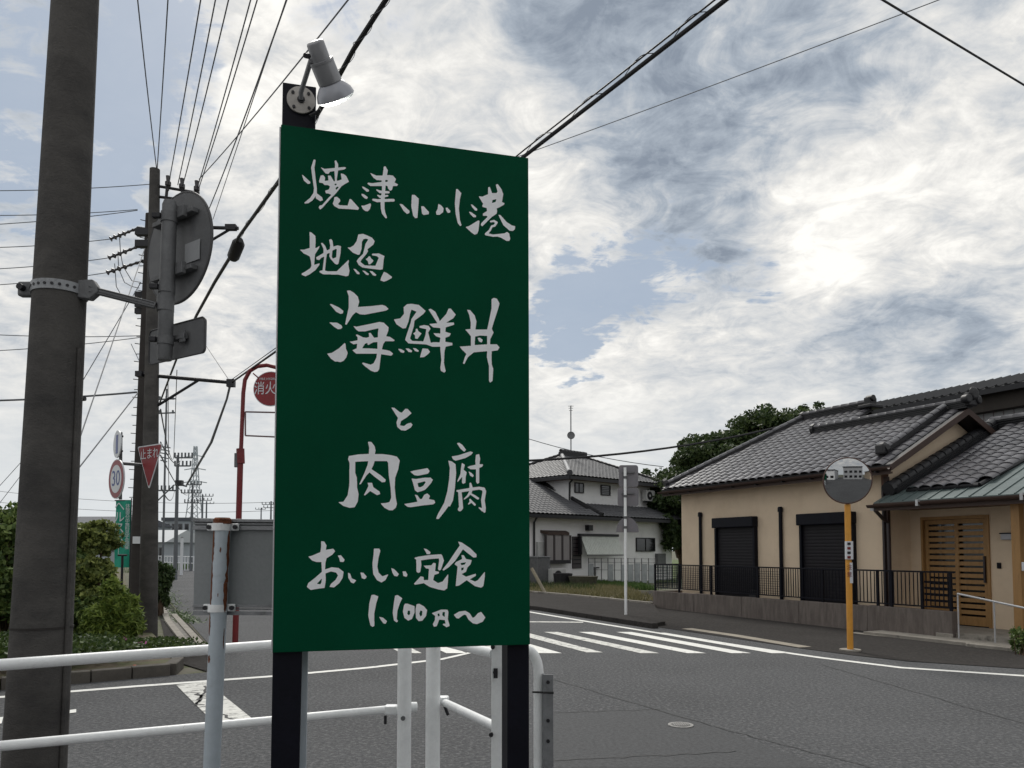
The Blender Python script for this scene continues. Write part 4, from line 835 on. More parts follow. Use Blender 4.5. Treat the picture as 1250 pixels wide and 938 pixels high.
# white post with grey sign backs
WP_ = g(764, 755); wy = WP_.y
ws = thing('road_sign', 'thin white sign post with two grey sign backs in front of the white house', 'road sign', tuple(WP_))
MB().tube([Vector((WP_.x, WP_.y, 0)), P(763, 571, wy)], .034, 14).build('post', white, ws, smooth=True)
gb = mat('dull_sign_back', lin('77757a'), .7, .1, var=.08, scale=3, col2=lin('8a7f80'))
for (x0, x1, y0, y1) in ((755.5, 779, 568, 594.5), (754, 779.5, 595.5, 618)):
    a_, b_ = P(x0, y1, wy+.06), P(x1, y0, wy+.06); mb = MB(); r_ = .06; pts = []
    for cx_, cz_, an0 in ((b_.x-r_, b_.z-r_, 0), (a_.x+r_, b_.z-r_, 90), (a_.x+r_, a_.z+r_, 180), (b_.x-r_, a_.z+r_, 270)):
        for k in range(5): an = R(an0+22.5*k); pts.append(Vector((cx_+r_*math.cos(an), a_.y, cz_+r_*math.sin(an))))
    mb.prism(pts[::-1], (0, .012, 0)).build('sign_plate', gb, ws)
    MB().box(Vector(((a_.x+b_.x)/2, a_.y-.03, (a_.z+b_.z)/2+.08)), (.3, .04, .03)).build('stiffener', galvd, ws)
a_ = P(766, 650, wy+.06); pts = [a_+Vector((.27*math.cos(R(k*12)), 0, -.0+.36*math.sin(R(k*12)))) for k in range(16)]
MB().prism([pts[0]+Vector((0, 0, 0))]+pts[1:]+[], (0, .012, 0)).build('sign_plate', gb, ws)
for yy in (632, 644, 583, 606): q = P(763.5, yy, wy); MB().tube([q+Vector((0, 0, .03)), q-Vector((0, 0, .03))], .045, 12).build('clamp', galvd, ws)

# ------------------------------------------------------------ wires
def sag(p, q, s=.0, n=14): return [p+(q-p)*(i/n)-Vector((0, 0, s*4*(i/n)*(1-i/n))) for i in range(n+1)]
def wire(name, label, p, q, r, m=None, s=.0, ext=0.0, n=14, group='overhead wires', cat='cable'):
    pts = sag(p, q, s, n)
    if ext: d = (pts[-1]-pts[-2]).normalized(); pts.append(pts[-1]+d*ext)
    return solo(MB().tube(pts, r, 6), name, m or wirem, label, cat, tuple(pts[0]), group, smooth=True)
fan = [((191, 205), (168, 0), 'leftmost thin overhead wire rising from the top of the line pole'), ((192, 205), (205, 0), 'second thin wire from the left above the line pole top'),
 ((206, 224), (245, 0), 'wire of the fan rising from the left insulator of the top arm'), ((217, 226), (263, 0), 'wire rising just right of the one on the left insulator'), ((223, 227), (279, 0), 'wire of the fan rising from the middle insulator'),
 ((241, 229), (306, 0), 'left wire of the close pair rising from the right insulator'), ((243, 229), (314, 0), 'right wire of the close pair with a dark splice above the right insulator')]
for (a_, b_, lb) in fan:
    p = P(*a_, FY); d = ray(*b_); Y = (p.z-.25-CAMH)/d.z*d.y; wire('overhead_wire', lb, p, P(*b_, Y), .0085, s=.05, ext=9)
wire('overhead_wire', 'wire climbing steeply behind the fan from the sign arm level to the upper edge', P(254, 258, 17), P(350, 0, 9.3), .011, s=.08, ext=9)
wire('overhead_wire', 'thin pale wire parallel to the steep wire right of the fan', P(260, 268, 20), P(301, 145, 13), .008, s=.0, ext=8)
wire('overhead_wire', 'wire crossing the fan diagonally and passing behind the spotlight', P(243, 219, FY), P(425, 0, 7.0), .0085, s=.05, ext=9)
# thick telephone cable over the left road
k_ = [P(195, 492, 34), P(218, 432, 24.5), P(240, 385, 19), P(262, 345, 16.4), P(284, 309, 14.9), P(291, 290, 14.2), P(340, 222, 11.6), P(400, 118, 9.4), P(432, 60, 8.8), P(471, 0, 8.3), P(530, -90, 7.6)]
solo(MB().tube(k_, [.035]*5+[.03]*6, 8), 'telephone_cable', cablem, 'thick black cable hanging past the round sign back and behind the spotlight', 'cable', tuple(k_[0]), 'overhead wires', smooth=True)
hx = []
for i in range(5, 10):
    p, q = k_[i], k_[i+1] if i+1 < len(k_) else k_[i]
    for j in range(40): t = j/40; an = (i*40+j)*.28; hx.append(p+(q-p)*t+Vector((.05*math.cos(an), .03*math.sin(an), .05*math.sin(an)-.0)))
solo(MB().tube(hx, .0045, 4), 'lashing_wire', wirem, 'thin wire spiralling round the black cable beside the spotlight', 'cable', tuple(hx[0]), 'overhead wires')
solo(MB().tube([P(284, 318, 14.95), P(285, 313, 14.9), P(291, 298, 14.5), P(293, 293, 14.4)], [.07, .12, .12, .06], 12), 'splice_closure', cablem, 'black splice closure on the thick cable right of the round sign back', 'cable joint', tuple(P(289, 305, 14.7)), smooth=True)
m_ = [P(283, 467, FY), P(340, 427, 11.3), P(480, 320, 8.1), P(640, 191, 6.2), P(760, 98, 5.3), P(887, -1, 4.7), P(1010, -98, 4.2)]
solo(MB().tube(m_, .0155, 8), 'main_cable', cablem, 'heavy black overhead cable running from above the board to the upper edge', 'cable', tuple(m_[0]), 'overhead wires', smooth=True)
solo(MB().tube([q+Vector((0, 0, .055)) for q in m_], .0065, 6), 'messenger_wire', cablem, 'support wire right above the heavy black overhead cable', 'cable', tuple(m_[0]), 'overhead wires', smooth=True)
hx = []
for i in range(2, 6):
    p, q = m_[i], m_[i+1]
    for j in range(50): t = j/50; an = (i*50+j)*.25; hx.append(p+(q-p)*t+Vector((0, .025*math.cos(an), .028+.04*math.sin(an))))
solo(MB().tube(hx, .003, 4), 'lashing_wire', cablem, 'thin wire wound round the heavy cable above the board', 'cable', tuple(hx[0]), 'overhead wires')
dsh = [P(281, 470, FY), P(277, 487, 16), P(258, 540, 23), P(228, 592, 40)]
solo(MB().tube(dsh, [.022, .022, .04, .05], 6), 'telephone_cable', wirem, 'cable sloping down from the lower pole arm to the distant poles', 'cable', tuple(dsh[0]), 'overhead wires')
wire('overhead_wire', 'thin wire crossing the sky from behind the board to the upper right', P(600, 203, 12), P(1149, -1, 9), .006, m=mat('pale_wire', lin('84878c'), .6), s=.02, ext=6)
wire('overhead_wire', 'black wire crossing the upper right corner of the sky', P(1074, -2, 7.0), P(1250, 104, 8.5), .011, m=cablem, s=.0, ext=6)
wire('overhead_wire', 'short thick cable hanging between the white house and the beige house roof', P(560, 565, 17), P(960, 519, 22), .03, m=cablem, s=.25)
wire('overhead_wire', 'faint distant wire left of the tree behind the white house', P(560, 505, 60), P(810, 570, 55), .03, s=.6)
lf = [((-40, 233), (185, 225), 'highest level wire left of the line poles'), ((-40, 263), (168, 256), 'upper of two converging wires left of the poles'), ((-40, 276), (168, 257), 'lower of two converging wires left of the poles'),
 ((-40, 303), (135, 292), 'wire ending at the upper strain insulator'), ((-40, 330), (133, 315), 'wire ending at the middle strain insulator'), ((-40, 350), (131, 333), 'wire ending at the lowest strain insulator'),
 ((-40, 407), (172, 410), 'level wire passing behind the bracket arm pole'), ((-40, 430), (172, 412), 'wire sloping up to the pole below the level one')]
for (a_, b_, lb) in lf: wire('overhead_wire', lb, P(*b_, BY), P(*a_, BY-1.5), .011, s=.06, ext=10)
wire('overhead_wire', 'wire with a black box passing behind the near pole to the line pole', P(167, 479, FY), P(-40, 490, FY), .018, s=.03, ext=8)
solo(MB().tube([P(97, 487, FY), P(104, 486.5, FY)], .05, 8), 'cable_box', cablem, 'small black box on the wire right of the near pole', 'cable joint', tuple(P(100, 487, FY)))
for a_, b_, ya, yb, lb in (((182, 288), (93, 548), BY, 12, 'stay wire slanting down left from the line pole behind the near pole'), ((172, 345), (98, 470), BY, 20, 'thin stay wire left of the line pole'), ((168, 480), (88, 582), FY, 11, 'lower stay wire slanting from the line pole to the near pole'),
    ((-10, 604), (27, 563), 60, 60, 'short wire at the far left edge'), ((-20, 640), (32, 572), 62, 62, 'lower short wire at the far left edge'), ((180, 462), (160, 420), 50, 50, 'thin wire by the pole arm'),
    ((240, 405), (281, 466), 26, FY, 'stay wire from behind the small plate to the lower arm'), ((216, 452), (212, 560), 40, 60, 'vertical looking wire left of the distant poles'), ((205, 458), (206, 600), 40, 60, 'vertical looking wire right of the line pole')):
    wire('overhead_wire', lb, P(*a_, ya), P(*b_, yb), .011 if ya < 30 else .022, s=.0)
for k in range(5): 
    y0 = 604+k*14; wire('overhead_wire', ['highest', 'second highest', 'middle', 'second lowest', 'lowest'][k]+' of the five faint lines low over the left horizon', P(-60, y0-12, 160), P(333, y0+random.uniform(4, 14), 150), .045, s=1.5, group='long distance lines near the horizon')

for a_, b_, lb in (((196, 500), (212, 560), 'thin wire running from the line pole to the nearest distant pole top'), ((196, 540), (222, 560), 'second thin wire from the line pole towards the distant poles'), ((196, 556), (231, 603), 'third thin wire sagging towards the second distant pole'), ((197, 596), (213, 600), 'lower service wire between the line pole and the nearest distant pole')):
    wire('overhead_wire', lb, P(*a_, FY), P(*b_, 42 if b_[0] < 230 else 60), .014, s=.35)
# ------------------------------------------------------------ beige house
_a0 = g(797, 742); C0 = Vector((3.87, 21.5, 0)); HO = Vector((4.75, 21.53, 0)); HF = Frame((HO.x, HO.y), HA, HB)
hs = thing('beige_house', 'single storey beige house with grey tiled roof, two black shutters and wooden entrance door', 'house', tuple(HO))
aR = HF.at(1085, 600, 0)[0]
mb = MB(); mb.fbox(HF, 0, aR, 0, .2, 0, 3.22)
wall = mb.build('wall', beige, hs)
MB().fbox(HF, .0, .2, .203, 6.0, 0, 3.3).build('wall', beige_shaded, hs)
EZ, SL, EB = 3.30, .53, -.45
zs = lambda b: EZ+SL*(b-EB)
aG = aR+.38; RB = 2.05                    # gable overhang, ridge line
# gable wall (triangle) on the right end
GA = aR-.003
MB().prism([HF.p(GA, 0.0, 0), HF.p(GA, 0.0, zs(0)-.14), HF.p(GA, RB, zs(RB)-.14), HF.p(GA, 4.4, zs(RB)-.14-SL*2.1), HF.p(GA, 4.4, 0)], -HF.a*.18).build('gable_wall', beige, hs)
# roof decks
def deck(pts, th, m, name, parent, dirv=Vector((0, 0, -1))):
    mb = MB(); mb.prism(pts, dirv*th); return mb.build(name, m, parent)
roof = deck([HF.p(-.3, EB, EZ), HF.p(aG, EB, EZ), HF.p(aG, RB, zs(RB)), HF.p(3.6, RB, zs(RB)), HF.p(3.6, 3.28, zs(3.28)), HF.p(1.43, 3.28, zs(3.28))], .09, tiled, 'roof', hs)
deck([HF.p(aG, RB+.003, zs(RB)), HF.p(3.6, RB+.003, zs(RB)), HF.p(3.6, 5.4, zs(RB)-SL*3.08), HF.p(aG, 5.4, zs(RB)-SL*3.08)], .09, tiled, 'roof', hs)
deck([HF.p(-.303, EB, EZ), HF.p(1.427, 3.283, zs(3.28)), HF.p(1.427, 3.6, zs(3.28)), HF.p(-.303, 7.3, EZ)], .09, tiled, 'roof', hs)
deck([HF.p(1.427, 3.283, zs(3.28)), HF.p(3.6, 3.283, zs(3.28)), HF.p(3.6, 7.3, EZ), HF.p(-.3, 7.3, EZ)], .09, tiled, 'roof', hs)
def pip(x, y, poly):
    r = False
    for i in range(len(poly)):
        (xa, ya), (xb, yb) = poly[i-1], poly[i]
        if (ya > y) != (yb > y) and x < (xb-xa)*(y-ya)/(yb-ya)+xa: r = not r
    return r
def tile_mesh(wd, ln, nx=6, hh=.058, name='tile'):
    vs, fs = [], []
    prof = [(i/nx, hh*(.5-.5*math.cos(2*math.pi*min(1, max(0, (i/nx-.0)*1.0))))-0.0 if i/nx < .45 else hh*(.5-.5*math.cos(2*math.pi*.45))*(1-(i/nx-.45)/.55)**.8*1.0) for i in range(nx+1)]
    prof = [(t, hh*(math.sin(math.pi*t)**.55 if 0 < t < 1 else 0)) for t in (0, .05, .14, .3, .5, .7, .86, .95, 1)]; nx = 8
    for (y, z) in ((0, .020), (ln*1.04, .006)):
        for (t, h) in prof: vs.append((t*wd, y, z+h))
    for (t, h) in prof: vs.append((t*wd, .002, .006+h))
    k = nx+1
    for i in range(nx): fs.append((i, i+1, k+i+1, k+i)); fs.append((2*k+i, 2*k+i+1, i+1, i))
    me = bpy.data.meshes.new(name); me.from_pydata(vs, [], fs); me.update(); return me, vs, fs
def lay_tiles(org, ax, sl, poly, wd, ln, m, parent, lim, keep=lambda c: 0):
    """org + u*ax + v*sl; tiles whose middle lies in poly; the `lim` nearest the road are single tiles, the rest one joined part"""
    ax = ax.normalized(); sl = sl.normalized(); nn = ax.cross(sl).normalized(); me, tv, tf = tile_mesh(wd, ln); me.materials.append(m); me.shade_smooth(); me.set_sharp_from_angle(angle=R(50))
    us = [p[0] for p in poly]; vs = [p[1] for p in poly]; cells = []
    for j in range(math.floor(min(vs)/ln), math.ceil(max(vs)/ln)):
        for i in range(math.floor(min(us)/wd), math.ceil(max(us)/wd)):
            if pip((i+.5)*wd, (j+.5)*ln, poly): cells.append((i*wd, j*ln))
    cells.sort(key=lambda c: (org+ax*c[0]+sl*c[1]).length); M3 = Matrix((ax, sl, nn)).transposed(); rest = MB()
    for n, (u, v) in enumerate(cells):
        q = org+ax*u+sl*(v+random.uniform(-.004, .004))+nn*random.uniform(0, .003)
        if n < lim: inst('tile', me, Matrix.Translation(q) @ (M3 @ Matrix.Rotation(random.gauss(0, .006), 3, 'Z')).to_4x4(), parent)
        else: rest.add([q+M3 @ Vector(t) for t in tv], tf)
    if rest.v: rest.build('tile_field', m, parent, kind='stuff', smooth=False)
    return len(cells)
cs = math.sqrt(1+SL*SL); slv = (HF.b+Vector((0, 0, SL)))
org = HF.p(0, EB-.05, EZ-.03)
poly = [(-.35, 0), (aG, 0), (aG, (RB-EB+.05)*cs), (3.6, (RB-EB+.05)*cs), (3.6, (3.28-EB)*cs), (1.43, (3.28-EB)*cs)]
ntile = lay_tiles(org, HF.a, slv, poly, .262, .232, tilem, roof, 190)
def ridge(pts, parent, w_=.11, h=.22, seg=.24, m=tiled, cap=tilem, fr=None, endcap=True, name='ridge_cap'):
    """stacked ridge: a dark core with rounded cap tiles laid on it"""
    p, q = Vector(pts[0]), Vector(pts[1]); d = (q-p); u = d.normalized(); s = u.cross(Vector((0, 0, 1))).normalized(); z = s.cross(u)
    mb = MB(); o = [(-w_, 0), (w_, 0), (w_*.8, h), (-w_*.8, h)]
    mb.prism([p+s*x+z*y for x, y in o], d)
    for k in (1, 2, 3): mb.prism([p+s*x+z*y for x, y in ((-w_*1.12, h*k/4-.006), (w_*1.12, h*k/4-.006), (w_*1.12, h*k/4+.006), (-w_*1.12, h*k/4+.006))], d)
    c = mb.build('ridge_course', m, parent); n = max(1, int(d.length/seg))
    mb = MB(); cr = w_*.95
    L_ = d.length/n; vs = []; fs = []
    for yy, k in ((0, 1.06), (L_*1.05, .94)):
        for i in range(7): an = math.pi*i/6; vs.append((math.cos(an)*cr*k, yy, math.sin(an)*cr*k*.8))
    for i in range(6): fs.append((i, i+1, 8+i, 7+i))
    fs.append(tuple(range(7))); me = bpy.data.meshes.new('cap'); me.from_pydata(vs, [], fs); me.materials.append(cap); me.shade_smooth()
    M3 = Matrix((s, u, z)).transposed()
    for k in range(n): inst('ridge_tile', me, Matrix.Translation(p+u*(k*L_)+z*(h-.01)) @ M3.to_4x4(), parent)
    if endcap:
        e = p; MB().tube([e-u*.05+z*.12, e+u*.05+z*.12], [.14, .15], 10).build('ridge_end_tile', m, parent)
    return c
ridge((HF.p(2.87, RB, zs(RB)+.0), HF.p(aG+.05, RB, zs(RB)+.0)), hs, .10, .17)
ridge((HF.p(-.22, EB+.15, EZ+.07), HF.p(1.43, 3.28, zs(3.28)+.02)), hs, .09, .12)
ridge((HF.p(1.40, 3.28, zs(3.28)), HF.p(3.55, 3.28, zs(3.28))), hs, .11, .18)
# descending ridge near the gable and its end tile
b0_, b1_ = EB+.42, RB-.1
ridge((HF.p(aG-.42, b0_, zs(b0_)+.03), HF.p(aG-.42, b1_, zs(b1_)+.03)), hs, .08, .14)
MB().box(HF.p(aG-.42, b0_-.12, zs(b0_)+.14), (.22, .14, .22), HF.M()).build('ogre_tile', tiled, hs, bevel=.04)
mb = MB(); q = HF.p(aG+.08, RB, zs(RB)+.17); mb.box(q, (.14, .28, .28), HF.M()); mb.tube([q+HF.a*.05+Vector((0, 0, .12)), q+HF.a*.12+Vector((0, 0, .12))], [.16, .12], 12); mb.tube([q-HF.a*.06+HF.b*.16, q+HF.a*.1+HF.b*.18], .1, 10); mb.tube([q-HF.a*.06-HF.b*.16, q+HF.a*.1-HF.b*.18], .1, 10); mb.build('ogre_tile', tiled, hs, bevel=.03)
mb = MB(); q = HF.p(3.6, 3.28, zs(3.28)+.16); mb.box(q, (.16, .32, .24), HF.M()); mb.box(q+Vector((0, 0, -.12)), (.4, .5, .1), HF.M()); mb.tube([q-HF.a*.1+Vector((0, 0, .1)), q+HF.a*.12+Vector((0, 0, .1))], .09, 10); mb.build('ogre_tile', tiled, hs, bevel=.03)
# verge boards along the gable
mb = MB(); mb.prism([HF.p(aG+.003, EB, EZ-.13), HF.p(aG+.003, EB, EZ+.0), HF.p(aG+.003, RB, zs(RB)+.0), HF.p(aG+.003, 4.4, zs(RB)-SL*2.08), HF.p(aG+.003, 4.4, zs(RB)-SL*2.08-.14), HF.p(aG+.003, RB, zs(RB)-.14)], HF.a*.03); mb.build('verge_board', fascia, hs)
mb = MB(); mb.prism([HF.p(aR, .0, zs(0)-.16), HF.p(aG, .0, zs(0)-.16), HF.p(aG, RB, zs(RB)-.16), HF.p(aR, RB, zs(RB)-.16)], Vector((0, 0, .05))); mb.build('verge_soffit', fascia, hs)
# eaves: fascia, soffit, gutter, brackets
MB().fbox(HF, -.28, aG-.01, EB-.0, EB+.03, EZ-.19, EZ-.03).build('fascia', fascia, hs)
MB().fbox(HF, -.28, aR+.1, EB+.033, -.003, EZ-.14, EZ-.10).build('soffit', mat('soffit_board', lin('6e5a4c'), .8), hs)
def gutter(p, q, r, m, parent):
    u = (q-p).normalized(); s = u.cross(Vector((0, 0, 1))).normalized(); vs = []; mb = MB(); n = 8
    for e in (p, q):
        for rr in (r, r-.008):
            for k in range(n+1): an = math.pi+math.pi*k/n; vs.append(e+s*math.cos(an)*rr+Vector((0, 0, 1))*math.sin(an)*rr)
    k = n+1; fs = []
    for i in range(n): fs.append((i, i+1, 2*k+i+1, 2*k+i)); fs.append((k+i, 3*k+i, 3*k+i+1, k+i+1))
    for b_ in (0, 2*k): fs += [(b_+i, b_+k+i, b_+k+i+1, b_+i+1) for i in range(n)]
    mb.add(vs, fs); return mb.build('gutter', m, parent, smooth=True)
gutter(HF.p(-.33, EB-.075, EZ-.07), HF.p(aG+.02, EB-.075, EZ-.05), .062, fascia, hs)
for k in range(9): MB().fbox(HF, .1+k*.82, .12+k*.82, EB-.1, EB, EZ-.15, EZ-.12).build('gutter_bracket', dkmetal, hs)
def on(px, py, b=0): return HF.at(px, py, b)
def rectw(x0, x1, y0, y1, b, b1, m, name, parent=hs, **k):
    a0, zt_ = on(x0, y0, b); a1, zb_ = on(x1, y1, b); mb = MB(); mb.fbox(HF, a0, a1, b, b1, zb_, zt_); return mb.build(name, m, parent, **k)
# shutters
for (x0, x1, yt, yb, lb) in ((871, 921, 632, 640, 'left black roller shutter'), (974, 1041, 627, 640, 'right black roller shutter')):
    a0, zt_ = on(x0, yt, -.12); a1 = on(x1, yt, -.12)[0]; zt_ = 2.32 if x0 < 900 else 2.32
    zt_ = on(x0, yt+1, -.12)[1]
    sh = MB().fbox(HF, a0+.05, a1-.05, -.05, .0-.003, .35, zt_-.22).build('roller_shutter', shutterm, hs, label=lb)
    MB().fbox(HF, a0, a1, -.2, -.004, zt_-.26, zt_).build('shutter_box', black, sh, bevel=.02)
    for aa in (a0+.02, a1-.08): MB().fbox(HF, aa, aa+.06, -.12, -.004, .35, zt_-.263).build('guide_rail', black, sh)
    mb = MB(); z = .40
    while z < zt_-.32: 
        mb.prism([HF.p(a0+.081, -.053, z), HF.p(a0+.081, -.0560, z+.02), HF.p(a0+.081, -.0560, z+.05), HF.p(a0+.081, -.053, z+.066)], HF.a*(a1-a0-.162)); z += .075
    mb.build('slats', shutterm, sh, kind='stuff')
    MB().fbox(HF, a0+.04, a1-.04, -.14, -.067, .33, .40).build('sill', black, sh)
for px_, yt in ((854.5, 630), (952.3, 624)):
    a_, zt_ = on(px_, yt, -.06); MB().tube([HF.p(a_, -.055, .3), HF.p(a_, -.055, zt_)], .043, 12).build('wall_pipe', black, hs, smooth=True)
    MB().tube([HF.p(a_, -.06, zt_-.02), HF.p(a_, -.06, zt_+.07), HF.p(a_, -.06, zt_+.10)], [.06, .06, .04], 12).build('pipe_hood', black, hs, smooth=True)
# corner post and downpipes
MB().fbox(HF, aR-.16, aR+.0, -.012, -.001, .3, 3.15).build('corner_trim', mat('corner_brown', lin('6e5143'), .7, var=.1), hs)
MB().fbox(HF, aR-.05, aR+.03, -.09, -.013, .3, 3.1).build('corner_post', fascia, hs)
PEB, PEZ, PSL = -.57, 2.55, .45; pA0 = aR+.08; pA1 = aR+4.6
pd = HF.p(pA0+.04, PEB+.0, 0)
MB().tube([pd+Vector((0, 0, PEZ-.08)), pd+Vector((0, 0, PEZ-.16)), HF.p(aR+.08, -.30, PEZ-.32), HF.p(aR+.08, -.15, PEZ-.40), HF.p(aR+.08, -.14, .4)], .036, 12).build('downpipe', mat('pipe_brown', lin('2f2729'), .4, var=.1), hs, smooth=True)
MB().tube([HF.p(aR-.04, -.13, 2.9), HF.p(aR-.04, -.13, .35)], .03, 10).build('downpipe', MATS['pipe_brown'], hs, smooth=True)
MB().tube([pd+HF.a*-.06+Vector((0, 0, PEZ-.16)), pd+HF.a*-.06+Vector((0, 0, PEZ-.05))], .05, 10).build('gutter_outlet', alu, hs, smooth=True)
# ---- porch roof
pz = lambda b: PEZ+PSL*(b-PEB); RBP = 3.25
pr = deck([HF.p(pA0, PEB, PEZ), HF.p(pA1, PEB, PEZ), HF.p(pA1, RBP, pz(RBP)), HF.p(pA0+.1, RBP, pz(RBP))], .07, copper, 'porch_roof', hs)
n3_ = (HF.b+Vector((0, 0, PSL))).normalized(); pn3 = HF.a.cross(n3_)
# standing seams of the metal apron
for k in range(18):
    a_ = pA0+.12+k*.26
    mb = MB(); p = HF.p(a_, PEB, PEZ); mb.prism([p, p+HF.a*.02, p+HF.a*.02+pn3*.018, p+pn3*.018], n3_*(.62 if a_ < pA0+1.5 else 2.8)); mb.build('seam', copper, pr)
def onp(px, py):    # point on porch plane -> (a, v) along slope
    q = PLN(px, py, HF.p(0, PEB, PEZ), pn3); d = q-HF.p(0, PEB, PEZ); return d.dot(HF.a), d.dot(n3_)
TP = [onp(*c) for c in ((1108, 600), (1196, 594), (1256, 560), (1330, 524), (1335, 500), (1300, 505), (1216, 523))]
orgp = HF.p(0, PEB, PEZ)+pn3*.05
np_ = lay_tiles(orgp, HF.a, n3_, [TP[0], TP[1], TP[2], TP[3], (TP[3][0]+.3, 4.1), (pA0+.35, 4.1), (pA0+.35, .6)], .262, .232, tilem, pr, 105)
# raised bed and dark edge under the tiles
for (i, j) in ((0, 1), (1, 2), (2, 3)):
    p = HF.p(0, PEB, PEZ)+HF.a*TP[i][0]+n3_*TP[i][1]; q = HF.p(0, PEB, PEZ)+HF.a*TP[j][0]+n3_*TP[j][1]
    MB().tube([p+pn3*.03, q+pn3*.03], .045, 8).build('tile_edge', tiled, pr)
ridge((HF.p(pA0+.14, PEB+.35, pz(PEB+.35)+.02), HF.p(pA0+.16, RBP, pz(RBP)+.02)), hs, .13, .16, cap=tiled)
ridge((HF.p(pA0+.1, RBP, pz(RBP)), HF.p(pA1, RBP, pz(RBP))), hs, .13, .2)
MB().fbox(HF, pA0-.0, pA1, PEB-.02, PEB+.0, PEZ-.17, PEZ-.02).build('fascia', fascia, hs)
gutter(HF.p(pA0-.06, PEB-.09, PEZ-.05), HF.p(pA1, PEB-.09, PEZ-.03), .06, fascia, hs)
MB().fbox(HF, pA0, pA1, PEB+.003, .62, PEZ-.13, PEZ-.10).build('soffit', MATS['soffit_board'], hs)
mb = MB(); mb.prism([HF.p(pA0, PEB, PEZ-.14), HF.p(pA0, PEB, PEZ-.05), HF.p(pA0, 0, pz(0)-.06), HF.p(pA0, 0, PEZ-.14)], HF.a*.03); mb.build('porch_cheek', fascia, hs)
for aa in (pA0+1.02, pA0+2.9): MB().fbox(HF, aa, aa+.05, PEB-.16, PEB-.09, PEZ-.12, PEZ-.0).build('gutter_joint', alu, hs)
# porch walls and door
DB = .63
MB().fbox(HF, aR-.1, aR+.0-.002, .21, DB+.2, 0, 2.5).build('porch_side_wall', beige, hs)
dA0 = HF.at(1124.5, 640, DB)[0]; dA1, dZ1 = HF.at(1207.5, 631, DB); dZ0 = HF.at(1208, 767, DB)[1]
MB().fbox(HF, aR-.1, dA0, DB, DB+.15, 0, 2.6).build('porch_wall', beige, hs)
MB().fbox(HF, dA1, pA1, DB, DB+.15, 0, 2.6).build('porch_wall', beige, hs)
MB().fbox(HF, dA0, dA1, DB+.002, DB+.15, dZ1, 2.6).build('porch_wall', beige, hs)
MB().fbox(HF, dA0, dA1, DB+.08, DB+.1, dZ0, dZ1).build('door_backing', glassd, hs)
MB().fbox(HF, aR, pA1, -.75, DB, 0, dZ0).build('porch_floor', kerb, hs)
MB().fbox(HF, aR+.4, pA1, -1.35, -.753, 0, dZ0-.08).build('porch_step', kerb, hs)
dm = (dA0*.48+dA1*.52)
for (x0, x1) in ((dA0, dA0+.045), (dA1-.05, dA1)): MB().fbox(HF, x0, x1, DB-.03, DB+.07, dZ0, dZ1+.04).build('door_frame', wood, hs)
MB().fbox(HF, dA0+.046, dA1-.051, DB-.03, DB+.07, dZ1-.02, dZ1+.04).build('door_frame', wood, hs)
for li, (x0, x1, bb) in enumerate(((dA0+.05, dm+.02, DB+.04), (dm-.02, dA1-.055, DB+.0))):
    lf_ = MB().fbox(HF, x0, x0+.07, bb, bb+.035, dZ0+.02, dZ1-.025).build('door_leaf', wood, hs)
    MB().fbox(HF, x1-.07, x1, bb, bb+.035, dZ0+.02, dZ1-.025).build('stile', wood, lf_)
    MB().fbox(HF, x0+.071, x1-.071, bb, bb+.035, dZ1-.11, dZ1-.025).build('top_rail', wood, lf_); MB().fbox(HF, x0+.071, x1-.071, bb, bb+.035, dZ0+.02, dZ0+.19).build('bottom_rail', wood, lf_)
    z = dZ0+.19+.042; pitch_ = (dZ1-.11-z)/15
    for k in range(15): MB().fbox(HF, x0+.071, x1-.071, bb+.006, bb+.03, z+k*pitch_, z+(k+1)*pitch_-.042).build('board', wood, lf_)
MB().fbox(HF, dA1-.115, dA1-.085, DB-.05, DB-.002, dZ0+.85, dZ0+1.35).build('door_handle', MATS['pipe_brown'], hs)
a_, z_ = HF.at(1221, 652, DB-.08); a2_, z2_ = HF.at(1238.5, 659, DB-.08)
MB().fbox(HF, a_, a2_+.05, DB-.08, DB-.002, z2_, z_).build('name_light', mat('lamp_cover', lin('a8aab0'), .4), hs, bevel=.01)
MB().fbox(HF, a_-.02, a2_+.07, DB-.083, DB-.003, z_, z_+.02).build('name_light_frame', black, hs)
a_, z_ = HF.at(1216.5, 687, DB-.03); MB().fbox(HF, a_, a_+.07, DB-.03, DB-.002, z_-.11, z_).build('doorbell', black, hs, bevel=.006)
pa_, _ = HF.at(1238.5, 700, -.3); MB().fbox(HF, pa_, pa_+.14, -.36, -.22, dZ0, PEZ-.13).build('porch_post', wood, hs)
MB().fbox(HF, pa_-.5, pa_+1.6, -.355, -.225, PEZ-.30, PEZ-.133).build('porch_beam', wood, hs) if False else None
a_, z_ = HF.at(1249, 690, -.38); MB().fbox(HF, a_-.03, a_+.05, -.38, -.362, z_-.1, z_+.05).build('post_light', signwhite, hs, bevel=.01)

# ------------------------------------------------------------ low concrete wall, black fence, handrail
CW = Frame((g(797, 742).x, g(797, 742).y), g(1163, 783)-g(797, 742)); wl = (g(1163, 783)-g(797, 742)).length
lw = thing('low_wall', 'low grey concrete wall under the black fence of the beige house', 'wall', tuple(g(797, 742)))
n = 5
for k in range(n): MB().fbox(CW, wl*k/n+(.004 if k else 0), wl*(k+1)/n-.004, 0, .15, -.05, .47+.06*(k/n)).build('wall_panel', wallconc, lw, bevel=.008)
MB().fbox(CW, .0, .15, .153, 2.2, -.05, .47).build('wall_panel', wallconc, lw, bevel=.008)
MB().fbox(CW, wl-.3, wl+.02, -.03, -.003, -.02, .13).build('wall_foot', kerb, lw, bevel=.01)
fe = thing('black_fence', 'black metal railing with thin bars standing on the low concrete wall', 'fence', tuple(g(797, 742)+Vector((0, 0, .5))))
FB = .075; z0 = .56; z1 = 1.19
